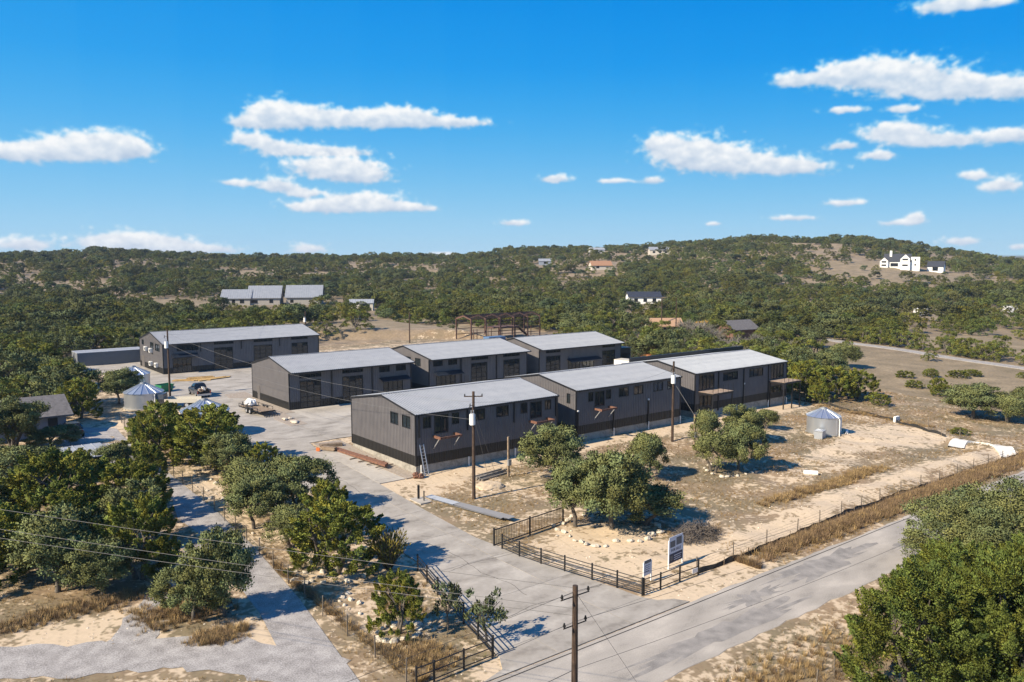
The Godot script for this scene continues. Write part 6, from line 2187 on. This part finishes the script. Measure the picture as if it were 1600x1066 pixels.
func houses() -> void:
	M.shingle = mapped(ramp_image(256, 97, 0.03, 0.3, [Color(0.075, 0.07, 0.07), Color(0.12, 0.112, 0.112), Color(0.15, 0.14, 0.14)]), 5.0)
	M.dark_roof = mat(0.035, 0.037, 0.045, 0.5)
	M.tan_roof = mat(0.36, 0.22, 0.13, 0.8)
	M.brown_roof = mat(0.3, 0.16, 0.09, 0.8)
	M.siding = mat(0.2, 0.23, 0.29, 0.8)
	M.stucco = mat(0.5, 0.46, 0.4, 0.9)
	M.white_wall = mat(0.75, 0.75, 0.73, 0.8)
	M.brick = mat(0.16, 0.085, 0.06, 0.9)
	M.stone_wall = mapped(ramp_image(256, 99, 0.06, 0.3, [Color(0.2, 0.18, 0.16), Color(0.32, 0.3, 0.27), Color(0.4, 0.37, 0.34)]), 4.0)
	# face the camera side: turn so that +z looks back along the line of sight
	var face := deg_to_rad(-38.25)
	var h := house("low house with grey shingle roof and blue-grey siding among the lane oaks", 12.6, 112.6, 0.0, 11.0, 9.0, 2.6, 1.5, M.siding, M.shingle, [[0.5, 0.9, 1.2, 1.2], [-3.2, 0.9, 1.2, 1.2]], 0.7)
	var mb := MB.new()
	mb.box(Vector3(3.6, 0.0, 4.52), Vector3(4.6, 2.2, 4.58))
	part(h, "door", mb, M.trim)
	mb = MB.new()
	mb.box(Vector3(-5.0, 3.3, 0.6), Vector3(-3.8, 4.7, 1.6))
	part(h, "chimney", mb, M.stone_wall)
	var o := thing("metal_carport", "pale ribbed metal carport roof on thin posts beside the gravel lane", "carport", at(15.2, 88.0))
	for k in 7:
		mb = MB.new()
		mb.box(Vector3(-3.0 + k * 0.86, 2.3, -3.1), Vector3(-2.15 + k * 0.86, 2.36, 3.1))
		mb.bar(Vector3(-3.0 + k * 0.86, 2.38, -3.1), Vector3(-3.0 + k * 0.86, 2.38, 3.1), 0.06, 0.06)
		part(o, "roof_sheet", mb, M.roof_white)
	for q in [[-2.8, -2.9], [2.8, -2.9], [-2.8, 2.9], [2.8, 2.9]]:
		mb = MB.new()
		mb.bar(Vector3(q[0], -0.2, q[1]), Vector3(q[0], 2.295, q[1]), 0.09, 0.09)
		part(o, "post", mb, M.galv_dull)
	# long farmstead: two wings and a barn
	var wins := [[-4.2, 0.9, 1.6, 1.4], [-1.0, 0.2, 1.2, 2.1], [2.5, 0.9, 1.6, 1.4]]
	house("grey-roofed low wing at one end of the farmstead behind the woods", 126.3, 349.4, face + 0.14, 11.5, 9.5, 3.2, 3.2, M.stone_wall, M.roof, wins, 0.6)
	house("larger grey-roofed gabled house in the middle of the farmstead behind the woods", 137.2, 345.5, face + 0.14, 13.0, 12.0, 3.3, 4.6, M.stone_wall, M.roof, [[-4.0, 0.9, 2.6, 1.2], [3.0, 0.9, 1.4, 1.4]], 0.6)
	house("grey-roofed stone barn standing apart at the end of the farmstead", 152.0, 338.5, face + 0.14, 14.6, 12.0, 3.4, 4.6, M.stone_wall, M.roof, [[-5.0, 0.9, 1.2, 1.2]], 0.6)
	house("low pale house with black roof at the foot of the hill", 269.3, 248.6, face + 0.05, 14.0, 8.0, 3.0, 2.0, M.white_wall, M.dark_roof, [[-4.0, 0.9, 1.4, 1.4], [0.0, 0.9, 1.4, 1.4], [4.0, 0.9, 1.4, 1.4]])
	h = house("cream house with tan roof and porch behind the end building", 168.5, 148.5, face + 0.06, 8.4, 6.5, 2.9, 1.5, M.stucco, M.tan_roof, [[-2.4, 0.9, 1.2, 1.2], [0.6, 0.9, 2.0, 1.2]], 0.8)
	for x in [-3.8, 3.8]:
		mb = MB.new()
		mb.box(Vector3(x - 0.12, -0.3, 3.6), Vector3(x + 0.12, 2.5, 3.84))
		part(h, "porch_post", mb, M.white)
	house("brick house with hipped grey roof behind the leafless trees", 177.3, 131.1, face + 0.5, 7.8, 6.5, 2.7, 1.8, M.brick, M.shingle, [[-2.0, 0.9, 1.2, 1.2]], 0.7)
	# white farmhouse on the hill
	var wy := face - 0.45
	h = house("white two-storey farmhouse with black roof on the hillside", 505.1, 255.3, wy, 18.0, 9.0, 4.2, 5.4, M.white_wall, M.dark_roof, [[-2.0, 0.4, 5.0, 2.4]], 0.4, 3.0)
	h.scale = Vector3.ONE * 0.83
	for q in [[-9.0, 5.5, 4.4, 3.4], [5.2, 6.4, 6.2, 4.0]]:
		mb = MB.new()
		var w: float = q[1] / 2
		var zf := 6.6
		mb.quad(Vector3(q[0] - w, -3, zf), Vector3(q[0] + w, -3, zf), Vector3(q[0] + w, q[2], zf), Vector3(q[0] - w, q[2], zf))
		mb.tri(Vector3(q[0] - w, q[2], zf), Vector3(q[0] + w, q[2], zf), Vector3(q[0], q[2] + q[3] * 0.8, zf))
		mb.quad(Vector3(q[0] - w, -3, -4), Vector3(q[0] - w, -3, zf), Vector3(q[0] - w, q[2], zf), Vector3(q[0] - w, q[2], -4))
		mb.quad(Vector3(q[0] + w, -3, zf), Vector3(q[0] + w, -3, -4), Vector3(q[0] + w, q[2], -4), Vector3(q[0] + w, q[2], zf))
		var wing := part(h, "gable_wing", mb, M.white_wall)
		mb = MB.new()
		for e in [-1.0, 1.0]:
			mb.bar(Vector3(q[0] + (w + 0.35) * e * 0.5, q[2] + q[3] * 0.4 - 0.02, zf + 0.3), Vector3(q[0] + (w + 0.35) * e * 0.5, q[2] + q[3] * 0.4 - 0.02, -4.0), 0.1, 0.1)
			mb.quad(Vector3(q[0] + (w + 0.4) * e, q[2] - 0.2, zf + 0.4), Vector3(q[0], q[2] + q[3] * 0.8 + 0.12, zf + 0.4), Vector3(q[0], q[2] + q[3] * 0.8 + 0.12, -4), Vector3(q[0] + (w + 0.4) * e, q[2] - 0.2, -4))
		part(wing, "wing_roof", mb, M.dark_roof)
		for y in [0.6, q[2] - 1.3]:
			mb = MB.new()
			mb.box(Vector3(q[0] - w * 0.6, y, zf - 0.02), Vector3(q[0] + w * 0.6, y + 1.3, zf + 0.05))
			part(wing, "window", mb, M.trim)
	mb = MB.new()
	mb.box(Vector3(-5.4, 6.5, 0.4), Vector3(-3.8, 12.0, 1.8))
	part(h, "chimney", mb, M.white_wall)
	mb = MB.new()
	mb.box(Vector3(9.05, -3, -4), Vector3(15.0, 7.4, 3.6))
	part(h, "side_wing", mb, M.white_wall)
	for y in [1.0, 4.6]:
		mb = MB.new()
		mb.box(Vector3(11.4, y, 3.59), Vector3(12.5, y + 1.4, 3.66))
		part(h, "side_window", mb, M.trim)
	house("white garage with black roof beside the hillside farmhouse", 523.5, 240.0, wy - 0.2, 9.0, 6.6, 3.0, 3.0, M.white_wall, M.dark_roof, [[0, 0.3, 3.0, 2.4]], 0.4, 3.0)
	house("pale hilltop house with grey roof on the crest", 522.7, 465.6, face, 17.0, 8.0, 3.6, 2.2, M.stucco, M.roof, [[-5, 1, 2, 1.4], [0, 1, 2, 1.4], [5, 1, 2, 1.4]], 0.5, 2.5)
	house("small white house below the hilltop house", 514.6, 531.7, face + 0.3, 13.0, 7.0, 3.4, 1.6, M.white_wall, M.roof_white, [[-3, 1, 2, 1.4], [3, 1, 2, 1.4]], 0.4, 2.5)
	house("brown-roofed house half way up the hillside", 391.3, 400.6, face + 0.2, 14.0, 8.0, 2.8, 2.8, M.stucco, M.brown_roof, [[-3, 0.9, 2, 1.3]], 0.5, 1.5)
	house("small grey house deep in the woods", 390.0, 456.0, face, 9.0, 7.0, 2.8, 1.6, M.siding, M.roof, [[0, 0.9, 2, 1.3]], 0.4, 1.5)
	house("white shed with dark doorway at the edge of the cleared terrace", 153.0, 288.7, face + 0.1, 9.0, 6.0, 3.0, 1.2, M.stucco, M.roof_white, [[1.5, 0.1, 3.4, 2.4]], 0.3)
	for q in [[293.1, 138.8, "white caravan parked in the brown field"], [330.4, 124.2, "long white caravan at the edge of the far field"]]:
		o = thing("caravan", q[2], "caravan", at(q[0], q[1]), face + 0.2, "caravans in the far field")
		mb = MB.new()
		hull(mb, [[-1.2, 2.2, 0.5, 2.6, 2.0], [-1.0, 2.4, 0.45, 2.8, 2.2], [1.0, 2.4, 0.45, 2.8, 2.2], [1.2, 2.2, 0.5, 2.6, 2.0]])
		part(o, "body", mb, M.white)
		for x in [-1.2, 0.6]:
			mb = MB.new()
			mb.box(Vector3(x, 1.4, 1.2), Vector3(x + 0.8, 2.0, 1.24))
			part(o, "window", mb, M.carglass)
		mb = MB.new()
		mb.tube([Vector3(0, 0.35, 0.9), Vector3(0, 0.35, 1.15)], [0.35, 0.35], 12)
		part(o, "wheel", mb, M.tyre)

# ---------------------------------------------------------------- dry grass, weeds and pebbles
var cover_map: Image

func paved(s: float, t: float) -> bool:
	if t < 33.8 and t > 27.4: return true
	if s > 30.0 and s < 38.6 and t > 48 and t < 90: return true
	if t <= 50 and t > 33 and s > 26.4 + (t - 34.0) * 0.29 and s < 40.2 - (t - 36.0) * 0.17: return true
	if s > 29 and s < 113 and t > 83 and t < 186: return true
	if s > 38 and s < 110 and t > 68.6 and t < 86: return true
	var c := lerpf(17.6, 21.6, clampf((t - 36.0) / 30.0, 0, 1))
	if absf(s - c) < 1.9 and t < 100: return true
	if s < 17 and absf(t - (52.5 - (s - 4.0) * 0.75)) < 2.2: return true
	return false

func tuft_mesh(seed_: int, blades: int, spread_: float) -> ArrayMesh:
	var r := RandomNumberGenerator.new()
	r.seed = seed_
	var mb := MB.new()
	for k in blades:
		var a := r.randf() * TAU
		var b := Vector3(cos(a), 0, sin(a)) * r.randf() * 0.25 * spread_
		var tip := b + Vector3(cos(a) * r.randf_range(0.1, 0.6) * spread_, r.randf_range(0.5, 1.0), sin(a) * r.randf_range(0.1, 0.6) * spread_)
		var w := Vector3(-sin(a), 0, cos(a)) * r.randf_range(0.018, 0.036)
		var v := r.randf_range(0.7, 1.25)
		mb.col = Color(v, v, v)
		mb.tri(b - w, b + w, tip)
	return mb.mesh(M.leaf)

func scatter(called: String, label: String, category: String, mesh_: Mesh, xf: Array, cols: Array) -> void:
	var mm := MultiMesh.new()
	mm.transform_format = MultiMesh.TRANSFORM_3D
	mm.use_colors = true
	mm.mesh = mesh_
	mm.instance_count = xf.size()
	for i in xf.size():
		mm.set_instance_transform(i, xf[i])
		mm.set_instance_color(i, cols[i])
	var o := MultiMeshInstance3D.new()
	o.multimesh = mm
	o.name = numbered(called, self)
	add_child(o)
	tag(o, label, category, "", "stuff")

func ground_cover() -> void:
	var r := RandomNumberGenerator.new()
	r.seed = 31337
	var patch := noise(133, 0.09, 3)
	var hue := noise(137, 0.03, 2)
	var xf := []
	var cols := []
	for k in 120000:
		var s := r.randf_range(0, 131)
		var t := r.randf_range(19, 110)
		var a := r.randf()
		var v := r.randf_range(0.7, 1.3)
		var q := r.randf()
		var d := sqrt(s * s + t * t)
		var az := rad_to_deg(atan2(0.785 * s - 0.619 * t, 0.619 * s + 0.785 * t))
		if absf(az) > 36 or d < 36: continue
		if paved(s, t): continue
		var c := cover_map.get_pixel(int(s), clampi(int(t - 18), 0, 161)).r
		if c + patch.get_noise_2d(s, t) * 0.9 < 0.5 + q * 0.25: continue
		var h := r.randf_range(0.1, 0.32) * (1.4 if t < 36.3 and t > 34 else 1.0)
		var w := h * r.randf_range(0.7, 1.2)
		xf.append(Transform3D(Basis(Vector3.UP, a * TAU).scaled_local(Vector3(w, h, w)), at(s, t, -0.02)))
		var x := clampf(hue.get_noise_2d(s, t) + 0.5 + r.randf_range(-0.3, 0.3), 0, 1)
		var col := Color(0.3, 0.2, 0.085).lerp(Color(0.19, 0.135, 0.075), x)
		if x > 0.75 and a < 0.4: col = Color(0.11, 0.11, 0.045)
		cols.append(Color(col.r * v, col.g * v, col.b * v))
	scatter("dry_grass", "dry brown grass and weeds tufting the bare soil", "grass", tuft_mesh(3, 16, 1.3), xf, cols)
	# taller golden bunch grass
	xf = []
	cols = []
	var bands := [[72, 43.2, 9, 0.9, 420], [80, 43.4, 5, 0.8, 200], [23.6, 38.2, 1.8, 2.0, 170], [26.0, 44.5, 1.6, 1.5, 60], [27.8, 47.5, 1.2, 2.0, 60], [14.6, 52.5, 3.0, 2.2, 260], [15.2, 47.5, 2.4, 1.2, 140], [80, 35.5, 30, 1.1, 1500], [60, 35.9, 7, 0.7, 260], [85, 36.4, 24, 0.5, 500], [111, 60, 1.0, 12, 200], [22.2, 60, 0.4, 24, 420], [38, 24, 12, 2.2, 240], [9, 56.5, 6, 1.2, 260]]
	for b in bands:
		for k in int(b[4] * 1.7):
			var s: float = b[0] + clampf(r.randfn() * 0.5, -1, 1) * b[2]
			var t: float = b[1] + clampf(r.randfn() * 0.5, -1, 1) * b[3]
			if paved(s, t): continue
			var h := r.randf_range(0.2, 0.55) * (1.35 if b[0] > 55 and b[1] < 37 else 1.0)
			xf.append(Transform3D(Basis(Vector3.UP, r.randf() * TAU).scaled_local(Vector3(h * 1.1, h, h * 1.1)), at(s, t, -0.02)))
			var v := r.randf_range(0.7, 1.25)
			cols.append(Color(0.34 * v, 0.235 * v, 0.11 * v) if r.randf() < (0.2 if b[0] > 50 and b[1] < 40 else 0.6) else Color(0.2 * v, 0.135 * v, 0.078 * v))
	scatter("bunch_grass", "taller golden bunch grass along the verges and the front lot", "grass", tuft_mesh(5, 30, 1.2), xf, cols)
	# pebbles
	xf = []
	cols = []
	var cols_ := [Color(0.55, 0.46, 0.35), Color(0.62, 0.55, 0.45), Color(0.4, 0.33, 0.25)]
	for k in 12000:
		var s := r.randf_range(0, 112)
		var t := r.randf_range(19, 90)
		var z := pow(r.randf(), 3.0)
		var e := r.randf()
		if paved(s, t) or sqrt(s * s + t * t) < 38: continue
		var d := lerpf(0.05, 0.22, z)
		xf.append(Transform3D(Basis(Vector3.UP, e * TAU).scaled_local(Vector3(d, d * 0.7, d)), at(s, t, 0.0)))
		cols.append(cols_[k % 3])
	var pm := MB.new()
	blob(pm, 0.5, 0.34, 0.42, 77, 3)
	scatter("pebbles", "loose pale limestone pebbles on the bare soil", "pebbles", pm.mesh(M.leaf), xf, cols)
